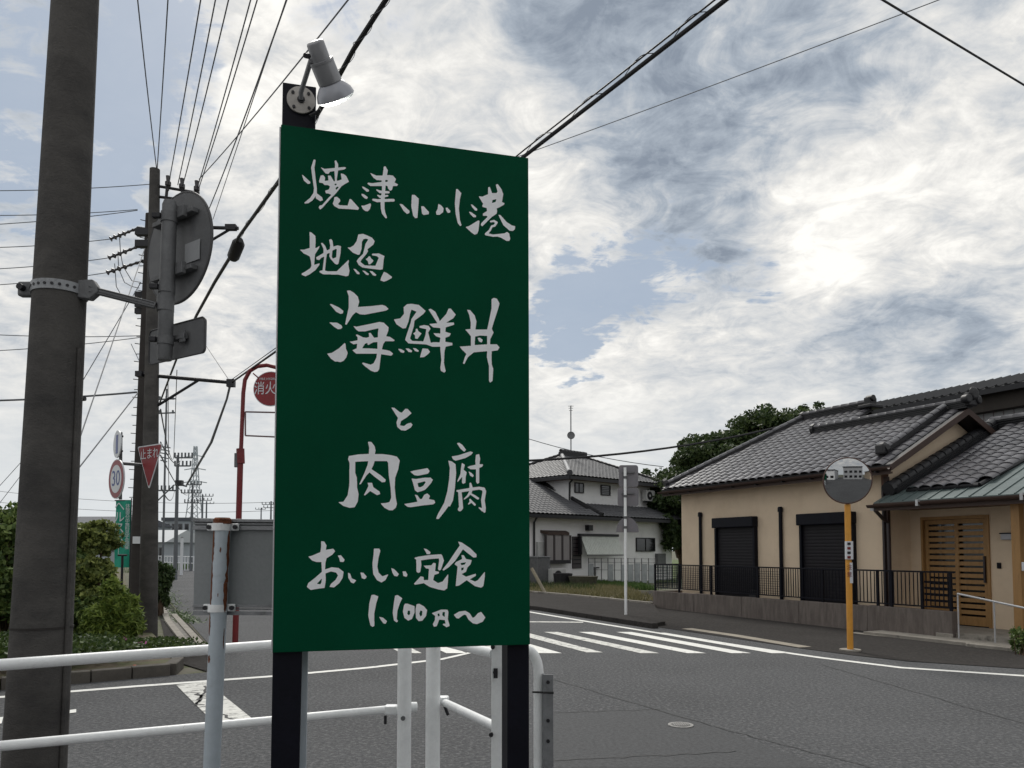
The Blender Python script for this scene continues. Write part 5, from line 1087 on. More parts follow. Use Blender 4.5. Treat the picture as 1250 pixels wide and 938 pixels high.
posts = [CW.at(x, 700, FB)[0] for x in (829, 868, 925, 953, 1004, 1071, 1088, 1125)]+[wl-.06]
for a_ in [0.02]+posts: MB().fbox(CW, a_-.022, a_+.022, FB-.022, FB+.022, .46, z1+.02).build('fence_post', black, fe)
MB().fbox(CW, 0, wl, FB-.018, FB+.018, z1-.0, z1+.03).build('top_rail', black, fe); MB().fbox(CW, 0, wl, FB-.015, FB+.015, z0, z0+.025).build('bottom_rail', black, fe)
me0 = None; k = 0; a_ = .06
while a_ < wl-.05:
    if me0 is None:
        tb_ = MB(); tb_.box((0, 0, 0), (.016, .012, z1-z0-.03)); me0 = bpy.data.meshes.new('bar'); me0.from_pydata([tuple(v) for v in tb_.v], [], tb_.f); me0.materials.append(black)
    if not (posts[6]-.03 < a_ < posts[6]+.03): inst('bar', me0, Matrix.Translation(CW.p(a_, FB, (z0+z1)/2+.012)) @ CW.M().to_4x4(), fe)
    a_ += .085 if a_ > posts[4] else .068
mb = MB()
for k in range(1, 11): mb.fbox(CW, .02, posts[3], FB-.020, FB-.015, z0+.055*k, z0+.055*k+.008)
mb.build('mesh_wires', black, fe, kind='stuff')
MB().fbox(CW, -.0, .0+.02, .1, 2.2, z1, z1+.03).build('return_rail', black, fe)
tealm = mat('teal_net', lin('2d4448'), .7, var=.1)
mb = MB()
for k in range(26): mb.fbox(CW, .004, .012, .1+k*.08, .112+k*.08, .5, z1)
for k in range(8): mb.fbox(CW, .002, .0035, .1, 2.15, .52+k*.085, .53+k*.085)
mb.build('return_mesh', tealm, fe, kind='stuff')
for k in range(4): MB().fbox(CW, posts[7]+.03, wl-.08, FB+.02, FB+.03, z0+.11*(k+1), z0+.11*(k+1)+.04).build('cross_slat', black, fe)
a_ = CW.at(922, 722, .2)[0]; MB().fbox(CW, a_-.1, a_+.12, .10, .2, .47, .66).build('meter_box', dkmetal, fe)
hr = thing('handrail', 'pale metal handrail sloping beside the wooden entrance door', 'handrail', tuple(g(1232, 795)))
h0 = P(1169, 725, 13.55); h1 = P(1253, 743, 12.4); MB().tube([h0, h1, h1+(h1-h0)*.4], .019, 12).build('rail', alu, hr, smooth=True)
for f_ in (.0, .55, 1.3): 
    q = h0+(h1-h0)*f_; MB().tube([Vector((q.x, q.y, 0)), q], .014, 10).build('post', alu, hr, smooth=True)
hgate = thing('boundary_line_wall', 'low grey concrete step edging in front of the entrance', 'step', tuple(g(1180, 790)))
MB().prism([g(1168, 781), g(1180, 790), g(1262, 799), g(1290, 792), g(1240, 782)], (0, 0, .06)).build('slab', kerb, hgate, bevel=.01)

# ------------------------------------------------------------ long two storey building behind
bl = thing('long_building', 'long two storey building with pale siding and dark eave behind the beige house', 'building', tuple(HF.p(0, 9.6, 0)))
ez = 6.34
MB().prism([HF.p(-3.55, 8.9, ez-.02), HF.p(14, 8.9, ez-.02), HF.p(14, 11.5, ez+.75), HF.p(-3.55, 11.5, ez+.75)], (0, 0, .09)).build('roof', tiled, bl)
MB().fbox(HF, -3.55, 14, 8.86, 8.9, ez-.10, ez+.05).build('eave_edge', dkmetal, bl)
mb = MB()
for k in range(62): a_ = -3.5+k*.28; p = HF.p(a_, 8.86, ez+.075); q = HF.p(a_, 11.5, ez+.86); mb.tube([p, q], .06, 5)
mb.build('roof_tile_rolls', tiled, bl, kind='stuff')
MB().fbox(HF, .0, 14, 9.6, 14, 0, ez+.13).build('wall', greywall, bl)
MB().fbox(HF, -.01, 1.95, 9.56, 9.597, 4.3, ez-.065).build('dark_gable_boards', darkwall, bl)
MB().fbox(HF, -3.5, -.03, 9.0, 9.6, ez-.26, ez-.03).build('eave_beam', darkwall, bl) if False else None
mb = MB()
for k in range(40): mb.fbox(HF, 2.05+k*.3, 2.06+k*.3, 9.58, 9.598, 0, ez-.07)
mb.build('siding_joints', MATS['frame_grey'] if 'frame_grey' in MATS else darkwall, bl, kind='stuff')
MB().fbox(HF, 2.0, 14, 9.2, 9.597, ez-.55, ez+.06).build('dark_eave_boards', darkwall, bl)
MB().fbox(HF, 2.0, 14, 9.4, 9.597, 5.35, 5.45).build('belt_course', darkwall, bl)
MB().fbox(HF, 2.3, 14, 9.35, 9.599, 4.9, 4.98).build('belt_course', greywall, bl)

# ------------------------------------------------------------ white two storey house
WU = Vector((.727, .686, 0)).normalized(); w0 = P(652, 660, 35); WF = Frame((w0.x-.727*2.2, w0.y-.686*2.2), WU)
wo = WF.O
wh = thing('white_house', 'white two storey house with grey tiled hip roofs and a roof antenna', 'house', tuple(wo))
wr_ = WF.at(823, 640, 0)[0]
MB().fbox(WF, 0, wr_-.25, 0, 7.5, 0, 3.2).build('lower_wall', whitewall, wh)
uB = 1.15; ua0 = WF.at(694.5, 590, uB)[0]; ua1 = WF.at(793, 590, uB)[0]
MB().fbox(WF, ua0, ua1, uB, 7.4, 3.2, 5.25).build('upper_wall', whitewall, wh)
LE = -.6; lz = 3.22; ls = .42
def sheet_tiles(F, poly, org_b, z, slope, parent, name='roof', dirs=(1, 1)):
    """slope facing -b"""
    s3_ = (F.b+Vector((0, 0, slope))).normalized(); org = F.p(0, org_b, z); mx = math.sqrt(1+slope**2)
    P3 = [F.p(a, b, z+slope*(b-org_b)) for a, b in poly]; r = deck(P3, .08, tiled, name, parent)
    lay_tiles(org+F.a.cross(s3_)*.01, F.a, s3_, [(a, (b-org_b)*mx) for a, b in poly], .28, .26, tilef, r, 0); return r
la1 = wr_+.25
dg = WF.at(735, 630, LE)[0]; dq = WF.at(694.5, 607, uB)[0]
sheet_tiles(WF, [(dg-.0, LE), (la1, LE), (ua1+.0, uB+.0), (ua1-.4, uB), (dq, uB)], LE, lz, ls, wh, 'lower_roof')
# lower left wing roof: eave further left, ridge going back
wl_a = -1.5
s2_ = .50
sheet_tiles(WF, [(-.6, LE-.02), (dg, LE-.02), (dq-.1, uB), (WF.at(656, 583, 3.3)[0], 3.3), (-.6, 3.3)], LE-.02, lz, s2_, wh, 'lower_roof')
ridge((WF.p(dg, LE, lz+.03), WF.p(WF.at(656, 583, 3.3)[0], 3.3, lz+s2_*3.92)), wh, .09, .12, cap=tiled, endcap=False)
ridge((WF.p(la1, LE, lz+.03), WF.p(ua1, uB, lz+ls*1.75)), wh, .08, .08, cap=tilef, endcap=False)
MB().prism([WF.p(la1, LE, lz), WF.p(la1, 7.5, lz), WF.p(ua1, 7.5, lz+.7), WF.p(ua1, uB, lz+.72)], (0, 0, -.08)).build('lower_roof', tilef, wh)
MB().fbox(WF, -.6, la1, LE-.05, LE-.02, lz-.16, lz-.02).build('fascia', dkmetal, wh)
MB().fbox(WF, -.6, la1-.1, LE-.017, .0, lz-.13, lz-.09).build('soffit', MATS['soffit_board'], wh)
# upper hip roof
ov = .65; U0, U1, V0, V1 = ua0-ov, ua1+ov, uB-ov, 7.4+ov; uz = 5.25; us = .42; mid = (V0+V1)/2; run = mid-V0
rz_ = uz+us*run*1.0; sl_ = (rz_-uz)/run
r0, r1_ = U0+3.5, U0+5.4
ur = sheet_tiles(WF, [(U0, V0), (U1, V0), (r1_, mid), (r0, mid)], V0, uz, sl_, wh, 'upper_roof')
WF2 = Frame(tuple(WF.p(U0, 0, 0).xy), -WF.b, WF.a)    # left hip, facing -a
deck([WF.p(U0, V0, uz), WF.p(U0, V1, uz), WF.p(r0, mid, rz_)], .08, tilef, 'upper_roof', wh)
deck([WF.p(U1, V0, uz), WF.p(U1, V1, uz), WF.p(r1_, mid, rz_)], .08, tilef, 'upper_roof', wh)
deck([WF.p(U0, V1, uz), WF.p(U1, V1, uz), WF.p(r1_, mid, rz_), WF.p(r0, mid, rz_)], .08, tilef, 'upper_roof', wh)
s3_ = (rz_-uz)/(r0-U0); n4 = (WF.a+Vector((0, 0, s3_))).normalized()
lay_tiles(WF.p(U0, V1, uz), -WF.b, n4, [(0, 0), (V1-V0, 0), ((V1-V0)/2, (r0-U0)*math.sqrt(1+s3_**2))], .28, .26, tilef, wh, 0)
ridge((WF.p(r0-.1, mid, rz_), WF.p(r1_+.1, mid, rz_)), wh, .13, .3, cap=tiled)
ridge((WF.p(U0, V0, uz+.04), WF.p(r0, mid, rz_)), wh, .10, .12, m=tilef, cap=mat('pale_ridge', lin('a5a6a8'), .6), endcap=True)
ridge((WF.p(U1, V0, uz+.04), WF.p(r1_, mid, rz_)), wh, .10, .10, cap=tiled, endcap=False)
ridge((WF.p(U0, V1, uz+.04), WF.p(r0, mid, rz_)), wh, .10, .10, cap=tiled, endcap=False)
MB().fbox(WF, U0, U1, V0-.03, V0, uz-.17, uz-.02).build('fascia', dkmetal, wh); MB().fbox(WF, U0-.03, U0, V0, V1, uz-.17, uz-.02).build('fascia', dkmetal, wh)
MB().fbox(WF, U0+.01, U1, V0+.003, uB+.0, uz-.13, uz-.09).build('soffit', MATS['soffit_board'], wh); MB().fbox(WF, U0+.01, ua0-.003, uB+.003, V1, uz-.13, uz-.09).build('soffit', MATS['soffit_board'], wh)
MB().tube([WF.p(ua0-.05, uB-.3, uz-.12), WF.p(ua0-.05, uB-.1, uz-.3), WF.p(ua0-.05, uB-.08, 3.95)], .05, 8).build('downpipe', dkmetal, wh)
def wrect(x0, x1, y0, y1, b, b1, m, name, parent=wh, **k):
    a0, zt_ = WF.at(x0, y0, b); a1, zb_ = WF.at(x1, y1, b); mb = MB(); mb.fbox(WF, a0, a1, b, b1, zb_, zt_); return mb.build(name, m, parent, **k)
def window(x0, x1, y0, y1, b, panes=1, lat=0):
    a0, zt_ = WF.at(x0, y0, b-.06); a1, zb_ = WF.at(x1, y1, b-.06); f = .05
    w_ = MB().fbox(WF, a0, a1, b-.06, b-.0, zb_, zb_+f).build('window', dkmetal, wh)
    for q in ((a0, a1, zt_-f, zt_),): MB().fbox(WF, q[0], q[1], b-.061, b-.001, q[2], q[3]).build('frame', dkmetal, w_)
    for aa in (a0, a1-f): MB().fbox(WF, aa, aa+f, b-.062, b-.002, zb_+f, zt_-f).build('frame', dkmetal, w_)
    n = panes
    for k in range(n):
        p0 = a0+f+(a1-a0-2*f)*k/n; p1 = a0+f+(a1-a0-2*f)*(k+1)/n; MB().fbox(WF, p0+.015, p1-.015, b-.03-.012*(k % 2), b-.02-.012*(k % 2), zb_+f, zt_-f).build('pane', glassd, w_)
        if k: MB().fbox(WF, p0-.02, p0+.02, b-.055, b-.015, zb_+f, zt_-f).build('frame', dkmetal, w_)
    for k in range(lat): zz = zb_+f+(zt_-zb_-2*f)*(k+1)/(lat+1); MB().fbox(WF, a0+f, a1-f, b-.07, b-.058, zz-.012, zz+.012).build('lattice_bar', dkmetal, w_)
    return w_
window(702, 713, 589, 602.5, uB, 2); window(734, 745.5, 592, 605.5, uB, 1, 4); window(777, 800, 656.5, 673.5, 0, 2)
# bay window
a0, zt_ = WF.at(667, 649, -.35); a1, zb_ = WF.at(697, 688, -.35)
by = MB().prism([WF.p(a0+.1, -.35, zt_-.15), WF.p(a1-.1, -.35, zt_-.15), WF.p(a1+.05, -.003, zt_-.05), WF.p(a0-.05, -.003, zt_-.05)], (0, 0, .12)).build('bay_window', fascia, wh)
MB().fbox(WF, a0, a1, -.36, -.004, zb_, zb_+.16).build('sill', dkmetal, by)
na = 4
for k in range(na): aa = a0+(a1-a0)*k/(na-1); MB().fbox(WF, aa-.04, aa+.04, -.35, -.27, zb_+.163, zt_-.153).build('frame', MATS['pipe_brown'], by)
for k in range(na-1): p0 = a0+(a1-a0)*k/(na-1)+.05; p1 = a0+(a1-a0)*(k+1)/(na-1)-.05; MB().fbox(WF, p0, p1, -.31, -.30, zb_+.163, zt_-.153).build('curtained_pane', curtain, by)
dr = wrect(699, 710, 655, 694, -.05, -.003, MATS['pipe_brown'], 'door')
for k in range(7): wrect(700, 709, 658+k*5, 659+k*5, -.065, -.052, black, 'lattice_bar', dr)
aw_a0, aw_z1 = WF.at(716, 655, -.5); aw_a1, aw_z0 = WF.at(760, 677, -.5)
ab = thing('window_blind', 'pale green corrugated blind panel leaning out from the white house window', 'blind', tuple(WF.p(aw_a0, -.5, 0)))
mb = MB(); nb = 44
for k in range(nb):
    x0, x1 = aw_a0+(aw_a1-aw_a0)*k/nb, aw_a0+(aw_a1-aw_a0)*(k+1)/nb; d = .02 if k % 2 else 0
    mb.prism([WF.p(x0, -.55-d, aw_z0), WF.p(x1, -.55-d, aw_z0), WF.p(x1, -.15-d, aw_z1), WF.p(x0, -.15-d, aw_z1)], (0, 0, .02))
mb.build('sheet', mat('pale_green_sheet', lin('cfd4ce'), .5, var=.12, scale=4, aniso=(3, 3, .4)), ab)
MB().fbox(WF, aw_a0-.1, aw_a1+.1, -.2, -.004, aw_z1+.02, aw_z1+.14).build('head_bar', dkmetal, ab); MB().fbox(WF, aw_a0-.02, aw_a1, -.57, -.54, aw_z0-.06, aw_z0-.01).build('bottom_bar', galvd, ab)
MB().fbox(WF, aw_a0-.12, aw_a0-.04, -.25, -.004, aw_z0, aw_z1).build('side_bar', dkmetal, ab)
wrect(719, 724, 641, 648, -.25, -.003, dkmetal, 'porch_lamp')
wrect(803, 813, 676, 689, -.18, -.003, galvd, 'meter_box')
MB().tube([WF.p(WF.at(656, 640, -.5)[0], -.5, lz-.1), WF.p(WF.at(652.5, 650, -.1)[0], -.08, lz-.35), WF.p(WF.at(652.5, 650, -.1)[0], -.08, 0)], .05, 8).build('downpipe', dkmetal, wh)
def ac(F, a, b, z, w_, h, d, label, name='air_conditioner'):
    t = thing(name, label, 'air conditioner', tuple(F.p(a, b, z))); MB().fbox(F, a, a+w_, b, b+d, z, z+h).build('casing', acw, t, bevel=.02)
    c = F.p(a+w_*.4, b, z+h*.5); MB().disc(c, -F.b, h*.38, .03, 24).build('fan_grille', dkmetal, t); MB().disc(c-F.b*.02, -F.b, h*.12, .02, 12).build('fan_hub', acw, t)
    for s in (.08, w_-.12): MB().fbox(F, a+s, a+s+.04, b+.02, b+d-.02, z-.08, z-.001).build('foot', dkmetal, t)
ka, kz = WF.at(675, 712, -1.2); ac(WF, ka, -1.2, .12, .85, .66, .3, 'white air conditioner unit standing on the ground beside the white house door')
ka, kz = WF.at(789, 612, .7); ac(WF, WF.at(793, 606, .6)[0]-.1, .75, kz+.02, .8, .6, .3, 'air conditioner unit standing on the lower tiled roof of the white house')
kt_ = thing('water_heater', 'tall grey water heater tank by the left end of the white house', 'tank', tuple(g(664, 711))); a0 = WF.at(656.5, 700, -.9)[0]; a1 = WF.at(672, 700, -.9)[0]
zz0 = WF.at(664, 681, -.9)[1]; MB().fbox(WF, a0, a1, -.9, -.2, .05, zz0).build('casing', galvd, kt_, bevel=.04); MB().fbox(WF, a0-.03, a1+.03, -.93, -.17, zz0+.002, zz0+.06).build('lid', galv, kt_, bevel=.02)
wrect(657, 667, 662, 680, -.15, -.003, acw, 'gas_meter')
ant = thing('roof_antenna', 'roof mast with small grey dish on the ridge of the white house', 'antenna', tuple(WF.p((r0+r1_)/2, mid, rz_)))
ap = WF.p(r0+.75, mid, rz_+.25); dpt = (ap-Vector((0, 0, CAMH))).length; ay = ap.y
tA = P(701.5, 496, ay); tA = Vector((ap.x, ap.y, tA.z)); MB().tube([ap, tA], .035, 8).build('mast', galv, ant); MB().disc(ap+Vector((0, -.1, P(701, 532, ay).z-ap.z)), (.1, -1, .2), .22, .05, 20, dome=-.04, rings=3).build('dish', galvd, ant)
for k, zf in enumerate((.0, .12, .25)): MB().tube([tA+Vector((-.16+.03*k, 0, -zf)), tA+Vector((.16-.03*k, 0, -zf))], .014, 5).build('element', galvd, ant)
MB().tube([tA+Vector((0, -.15, -.0)), tA+Vector((0, .15, 0))], .02, 5).build('boom', galvd, ant)
# garden fence with sheet panels, leaning pole, low wall bits
gf = thing('garden_fence', 'low pale sheet metal garden fence in front of the white house', 'fence', tuple(g(740, 712)))
GF = Frame(tuple(g(718, 714).xy), g(800, 716.2)-g(718, 714)); gl = (g(800, 716.2)-g(718, 714)).length
n = 10; gpal = mat('pale_sheet', lin('9da2a4'), .6, var=.2, scale=2)
for k in range(n):
    if k in (1, 2, 4): continue
    MB().fbox(GF, gl*k/n+.03, gl*(k+1)/n-.06, 0, .03, .15, .98+random.uniform(-.06, .06)).build('sheet', gpal, gf)
for k in range(n+1): MB().tube([GF.p(gl*k/n, .05, 0), GF.p(gl*k/n, .05, 1.25)], .022, 6).build('post', galvd, gf)
mb = MB()
for z in (1.05, 1.22, .7): mb.tube([GF.p(0, .05, z), GF.p(gl, .05, z)], .01, 4)
mb.build('fence_wires', galvd, gf, kind='stuff')
lp = thing('leaning_stake', 'pale leaning stake at the left edge of the weedy verge', 'stake', tuple(g(667, 727)))
MB().tube([g(667, 727), P(649, 694, g(667, 727).y+.4)], .06, 8).build('stake', mat('pale_wood', lin('8f8776'), .85, var=.2), lp)
pile = thing('garden_clutter', 'dark garden tub and boards heaped on the weeds before the door', 'tub', tuple(g(715, 716)))
q = g(712, 718); MB().tube([q, q+Vector((0, 0, .45)), q+Vector((0, 0, .5)), q+Vector((0, 0, .46))], [.5, .62, .64, .5], 16).build('tub', mat('mossy_tub', lin('4b4a3e'), .9, var=.3, scale=8, bump=.5), pile)
q = g(688, 718); MB().tube([q+Vector((0, .5, .0)), q+Vector((0, .5, .6)), q+Vector((0, .5, .62))], [.35, .42, .3], 14).build('pot', dkmetal, pile)
q = g(706, 713); MB().box(q+Vector((0, 1.0, .75)), (2.2, .5, .06)).build('shelf_board', galvd, pile)
for s in (-.9, .9): MB().box(q+Vector((s, 1.0, .36)), (.06, .4, .7)).build('shelf_leg', dkmetal, pile)
# ------------------------------------------------------------ vegetation
lf_tree = leafmat('tree_leaves', (.016, .036, .012), (.085, .12, .04)); lf_dark = leafmat('dark_leaves', (.02, .042, .014), (.075, .11, .04)); lf_mid = leafmat('bush_leaves', (.035, .075, .022), (.19, .25, .07)); lf_lime = leafmat('conifer_leaves', (.06, .11, .022), (.26, .33, .07)); lf_cover = leafmat('cover_leaves', (.02, .045, .012), (.08, .12, .03)); lf_dry = leafmat('dry_grass', (.10, .10, .04), (.24, .21, .11)); lf_green = leafmat('grass_blades', (.03, .07, .015), (.09, .15, .035)); lf_brown = leafmat('brown_bush_leaves', (.05, .08, .024), (.30, .34, .10))
def plant(name, label, cat, base, cs_, rs_, n, size, m, seed, group=None, stems=5, kind=None, th=.04, trunk=None, **k):
    t = thing(name, label, cat, tuple(base), group); b = Vector(base)
    mb = MB(); g_ = random.Random(seed)
    if trunk:
        tp_ = Vector(trunk); mb.tube([b-Vector((0, 0, .1)), b*.5+tp_*.5+Vector((.1, 0, 0)), tp_], [th*2.2, th*1.6, th*1.1], 8); b2 = tp_
    else: b2 = b
    for c_, r_ in zip(cs_, rs_):
        for s in range(stems):
            e = Vector(c_)+Vector((g_.uniform(-.75, .75)*r_[0], g_.uniform(-.75, .75)*r_[1], g_.uniform(-.2, .8)*r_[2])); s0 = b2+Vector((g_.uniform(-.1, .1), g_.uniform(-.1, .1), 0)); mb.tube([s0, s0*.5+e*.5+Vector((g_.uniform(-.1, .1), 0, .1)), e], [th, th*.6, th*.2], 5)
    mb.build('trunk' if trunk else 'stem', bark, t)
    v, f = leaves(cs_, rs_, n, size, seed, **k); npmesh('crown', v, f, m, t, Vector(base)); return t
bz = .1
def PV(px, py, Y): return P(px, py, Y)
def gp_(px, Y): q = P(px, 672, Y); return Vector((q.x, q.y, bz))
plant('round_shrub', 'dark clipped bush with a yellowish rounded top left of the line poles', 'bush', gp_(108, 13), [PV(112, 659, 13), PV(80, 668, 12.9), PV(95, 700, 12.7), PV(122, 700, 12.9), PV(92, 745, 12.5)], [(.40, .40, .24), (.4, .4, .3), (.42, .4, .26), (.2, .25, .2), (.42, .4, .35)], 22000, .05, lf_brown, 3, clumps=60, bumpy=.6, shell=.7)
plant('large_shrub', 'tall dark green bush at the far left behind the near pole', 'bush', gp_(8, 12.5), [PV(10, 650, 12.5), PV(-10, 700, 12.3), PV(28, 720, 12.2), PV(-60, 670, 12.3)], [(.45, .5, .42), (.7, .6, .6), (.55, .5, .45), (.7, .6, .8)], 20000, .06, lf_mid, 4, clumps=70)
plant('large_shrub', 'middle dark green bush just right of the near pole base', 'bush', gp_(70, 12.8), [PV(75, 700, 12.8), PV(60, 740, 12.4), PV(96, 752, 12.3)], [(.5, .5, .6), (.6, .5, .45), (.4, .4, .35)], 14000, .055, lf_mid, 14, clumps=70)
plant('conifer_shrub', 'feathery lime green conifer bush in front of the line poles', 'bush', gp_(138, 12), [PV(143, 742, 12), PV(126, 764, 11.9), PV(154, 760, 12)], [(.24, .25, .44), (.34, .3, .30), (.18, .25, .32)], 22000, .032, lf_lime, 5, clumps=80, aspect=5.0, shell=.2, bumpy=.7)
plant('round_shrub', 'small round dark shrub just right of the line pole beside the pavement', 'bush', Vector((P(196, 700, 19).x, 19, 0)), [P(195, 714, 19)], [(.30, .3, .52)], 5000, .05, lf_dark, 6, clumps=50)
# ground cover on the verge
v, f = leaves([PV(150, 790, 11.6), PV(40, 790, 10.2), PV(-120, 790, 9.5), PV(190, 786, 12.2)], [(1.2, .9, .10), (1.5, 1.0, .12), (2, 1.4, .12), (.5, .6, .08)], 26000, .035, 8, clumps=400, shell=.1)
o = npmesh('ground_cover', v, f, lf_cover, None, Vector((-4, 11, 0)), 'stuff'); tag(o, 'low leafy ground cover with tiny pink flowers along the left kerb', 'ground cover')
for k, (x, y) in enumerate(((146, 781), (170, 786))):
    q = G(x, y, .24); t = thing('pink_flower', ('larger' if k == 0 else 'smaller')+' pink flower clump in the ground cover by the kerb', 'flower', tuple(q)); mb = MB()
    for j in range(9 if k == 0 else 5): mb.disc(q+Vector((random.uniform(-.12, .12), random.uniform(-.05, .05), random.uniform(0, .05))), (random.uniform(-.3, .3), -1, .8), .022, .004, 7)
    mb.build('petals', pinkp, t)
    MB().tube([q-Vector((0, 0, .12)), q], .006, 5).build('stem', lf_cover, t)
om = mat('reflector_orange', lin('c8501c'), .4)
for k, (x, y, lb) in enumerate(((166.5, 818, 'small upright orange reflector on the left kerb face'), (207, 806, 'small flat orange reflector at the end of the left kerb'))):
    q = g(x, y+4); t = thing('reflector', lb, 'reflector', tuple(q)); MB().box(q+Vector((0, -.05, .07)), (.04, .03, .09) if k == 0 else (.08, .04, .03)).build('lens', om, t, bevel=.008); MB().box(q+Vector((0, -.03, .02)), (.05, .04, .03)).build('foot', dkmetal, t)
# tree behind the houses
tb0 = Vector((P(905, 672, 34).x, 34, 0))
plant('broadleaf_tree', 'large dark green tree behind the beige house roof', 'tree', tb0, [P(880, 560, 34), P(935, 535, 34.5), P(840, 585, 33.5), P(990, 520, 36), P(900, 590, 33), P(850, 560, 34)], [(1.7, 1.6, 1.0), (1.6, 1.6, 1.1), (.8, 1.2, .8), (1.1, 1.2, .8), (2.4, 1.5, 1.5), (.9, 1, .6)], 90000, .10, lf_tree, 11, clumps=95, bumpy=.8, shell=.62, trunk=tb0+Vector((0, 0, 2.2)), th=.12)
tb1 = Vector((P(830, 672, 43).x, 43, 0))
plant('broadleaf_tree', 'lower dark tree in the gap between the white and beige houses', 'tree', tb1, [P(822, 610, 43), P(835, 640, 42), P(800, 592, 48)], [(1.4, 1, 1.6), (1.4, 1, 1.6), (1, 1, .9)], 26000, .14, lf_dark, 12, clumps=50, trunk=tb1+Vector((0, 0, 1.2)), th=.1)
sb = g(1246, 800); plant('small_shrub', 'small grey green shrub by the right edge before the entrance', 'bush', sb, [sb+Vector((.08, .1, .20)), sb+Vector((.35, .1, .2))], [(.12, .2, .22), (.25, .25, .2)], 4000, .03, lf_mid, 13, clumps=60, th=.008)
# weeds before the white house
def blades(pts, n, h, m, name, seed, spread, label):
    g_ = np.random.default_rng(seed); V = []; k = 0
    A = np.array([[p[0], p[1]] for p in pts]); i = g_.integers(0, len(A)-1, n); t = g_.random(n)[:, None]; b = A[i]*(1-t)+A[i+1]*t; b[:, 1] += g_.random(n)*spread; b[:, 0] += g_.normal(size=n)*.2
    hh = h*(.35+.9*g_.random(n)); an = g_.random(n)*6.28; w_ = .018; lean = g_.normal(size=(n, 2))*.12
    z = np.zeros(n); p0 = np.stack([b[:, 0]-w_*np.cos(an), b[:, 1]-w_*np.sin(an), z], 1); p1 = np.stack([b[:, 0]+w_*np.cos(an), b[:, 1]+w_*np.sin(an), z], 1); p2 = np.stack([b[:, 0]+lean[:, 0], b[:, 1]+lean[:, 1], hh], 1)
    v = np.stack([p0, p1, p2], 1).reshape(-1, 3); o = npmesh(name, v, np.arange(3*n).reshape(-1, 3), m, None, Vector((float(A[0][0]), float(A[0][1]), 0)), 'stuff'); return tag(o, label, 'grass')
blades([g(640, 726), g(700, 727), g(760, 731), g(796, 735)], 9000, .22, lf_dry, 'dry_weeds', 21, 7, 'dry yellowish weeds on the verge before the white house')
blades([g(738, 718), g(797, 721)], 7000, .22, lf_green, 'green_weeds', 22, 4.5, 'bright green weeds beside the end of the black fence')
blades([g(640, 722), g(700, 723), g(730, 724)], 2000, .32, lf_dark, 'tall_weeds', 23, 6, 'taller dark weeds near the garden tub')
blades([g(198, 716), g(212, 748), g(224, 762)], 900, .06, lf_green, 'kerb_grass', 25, .2, 'thin grass along the left pavement edge')
blades([g(150, 700), g(180, 697), g(205, 692), g(232, 684)], 4000, .5, lf_green, 'roadside_grass', 26, 9, 'far roadside grass at the bend of the left road')
blades([g(-40, 806), g(0, 805), g(70, 803)], 2500, .3, lf_green, 'verge_grass', 27, 1.2, 'grass tufts on the verge behind the near pole')

# ------------------------------------------------------------ far background on the left
def farbox(name, label, cat, x0, x1, ytop, Y, depth, m, roof=None, rows=0, cols=0, rh=.3, gable=False):
    a_, b_ = P(x0, ytop, Y), P(x1, ytop, Y); t = thing(name, label, cat, (a_.x, Y, 0)); F = Frame((a_.x, Y), (1, 0, 0)); w_ = b_.x-a_.x
    MB().fbox(F, 0, w_, 0, depth, -.1, a_.z).build('wall', m, t)
    if gable: MB().prism([F.p(-.4, -.5, a_.z), F.p(-.4, depth+.5, a_.z), F.p(-.4, depth/2, a_.z+rh)], (w_+.8, 0, 0)).build('roof', roof, t)
    elif roof: MB().fbox(F, -.3, w_+.3, -.3, depth+.3, a_.z+.002, a_.z+rh).build('roof', roof, t)
    H = a_.z
    for r in range(rows):
        for c in range(cols):
            x = w_*(c+.18)/cols; z = H*(r+.35)/rows; ww = MB().fbox(F, x, x+w_/cols*.64, -.05, -.003, z, z+H/rows*.45).build('window', galvd, t); MB().fbox(F, x+.08, x+w_/cols*.64-.08, -.07, -.052, z+.08, z+H/rows*.45-.08).build('pane', glassd, ww)
    return t, F, w_, H
fw = mat('far_wall_grey', lin('9fa5ab'), .8, var=.08, scale=.3); fb = mat('far_wall_blue', lin('8ea3ba'), .8, var=.08, scale=.3); fr = mat('far_roof_dark', lin('4a4d54'), .8, var=.1, scale=.5); fl = mat('far_roof_light', lin('b3b7bb'), .7, var=.06, scale=.3)
farbox('far_warehouse', 'long low building with a dark roof on the horizon behind the round bush', 'building', 60, 142, 640, 75, 12, fw, fr, 1, 9, 1.0, True)
farbox('far_building', 'flat grey three storey building right of the line poles', 'building', 201, 232, 636, 95, 10, fw, fr, 3, 4, .4)
farbox('far_building', 'pale building with a bluish front low beside the distant poles', 'building', 190, 226, 654, 78, 8, fb, fl, 2, 5, .25)
farbox('far_building', 'low white shed with light roof at the far road end', 'building', 172, 200, 662, 70, 8, fw, fl, 1, 4, 1.2, True)
farbox('far_building', 'dark roofed house partly behind the grey notice panel', 'house', 226, 300, 648, 110, 10, fw, fr, 2, 5, 1.4, True)
farbox('far_building', 'low distant building between the notice panel and the board', 'building', 300, 420, 655, 120, 10, fb, fr, 2, 8, .4)
farbox('far_building', 'wide low house at the far left horizon', 'house', -220, 20, 650, 80, 12, fw, fr, 1, 10, 2.0, True)
farbox('far_building', 'distant grey building hidden mostly by the green board', 'building', 430, 640, 645, 70, 12, fw, fr, 2, 8, 1.0, True)
rf_ = thing('white_fence', 'thin white roadside fence at the far bend of the left road', 'fence', tuple(g(205, 688)))
for k in range(14): q = P(190+k*3.6, 672, 66-k*.5); MB().tube([Vector((q.x, q.y, 0)), Vector((q.x, q.y, 1.15))], .05, 5).build('post', signwhite, rf_)
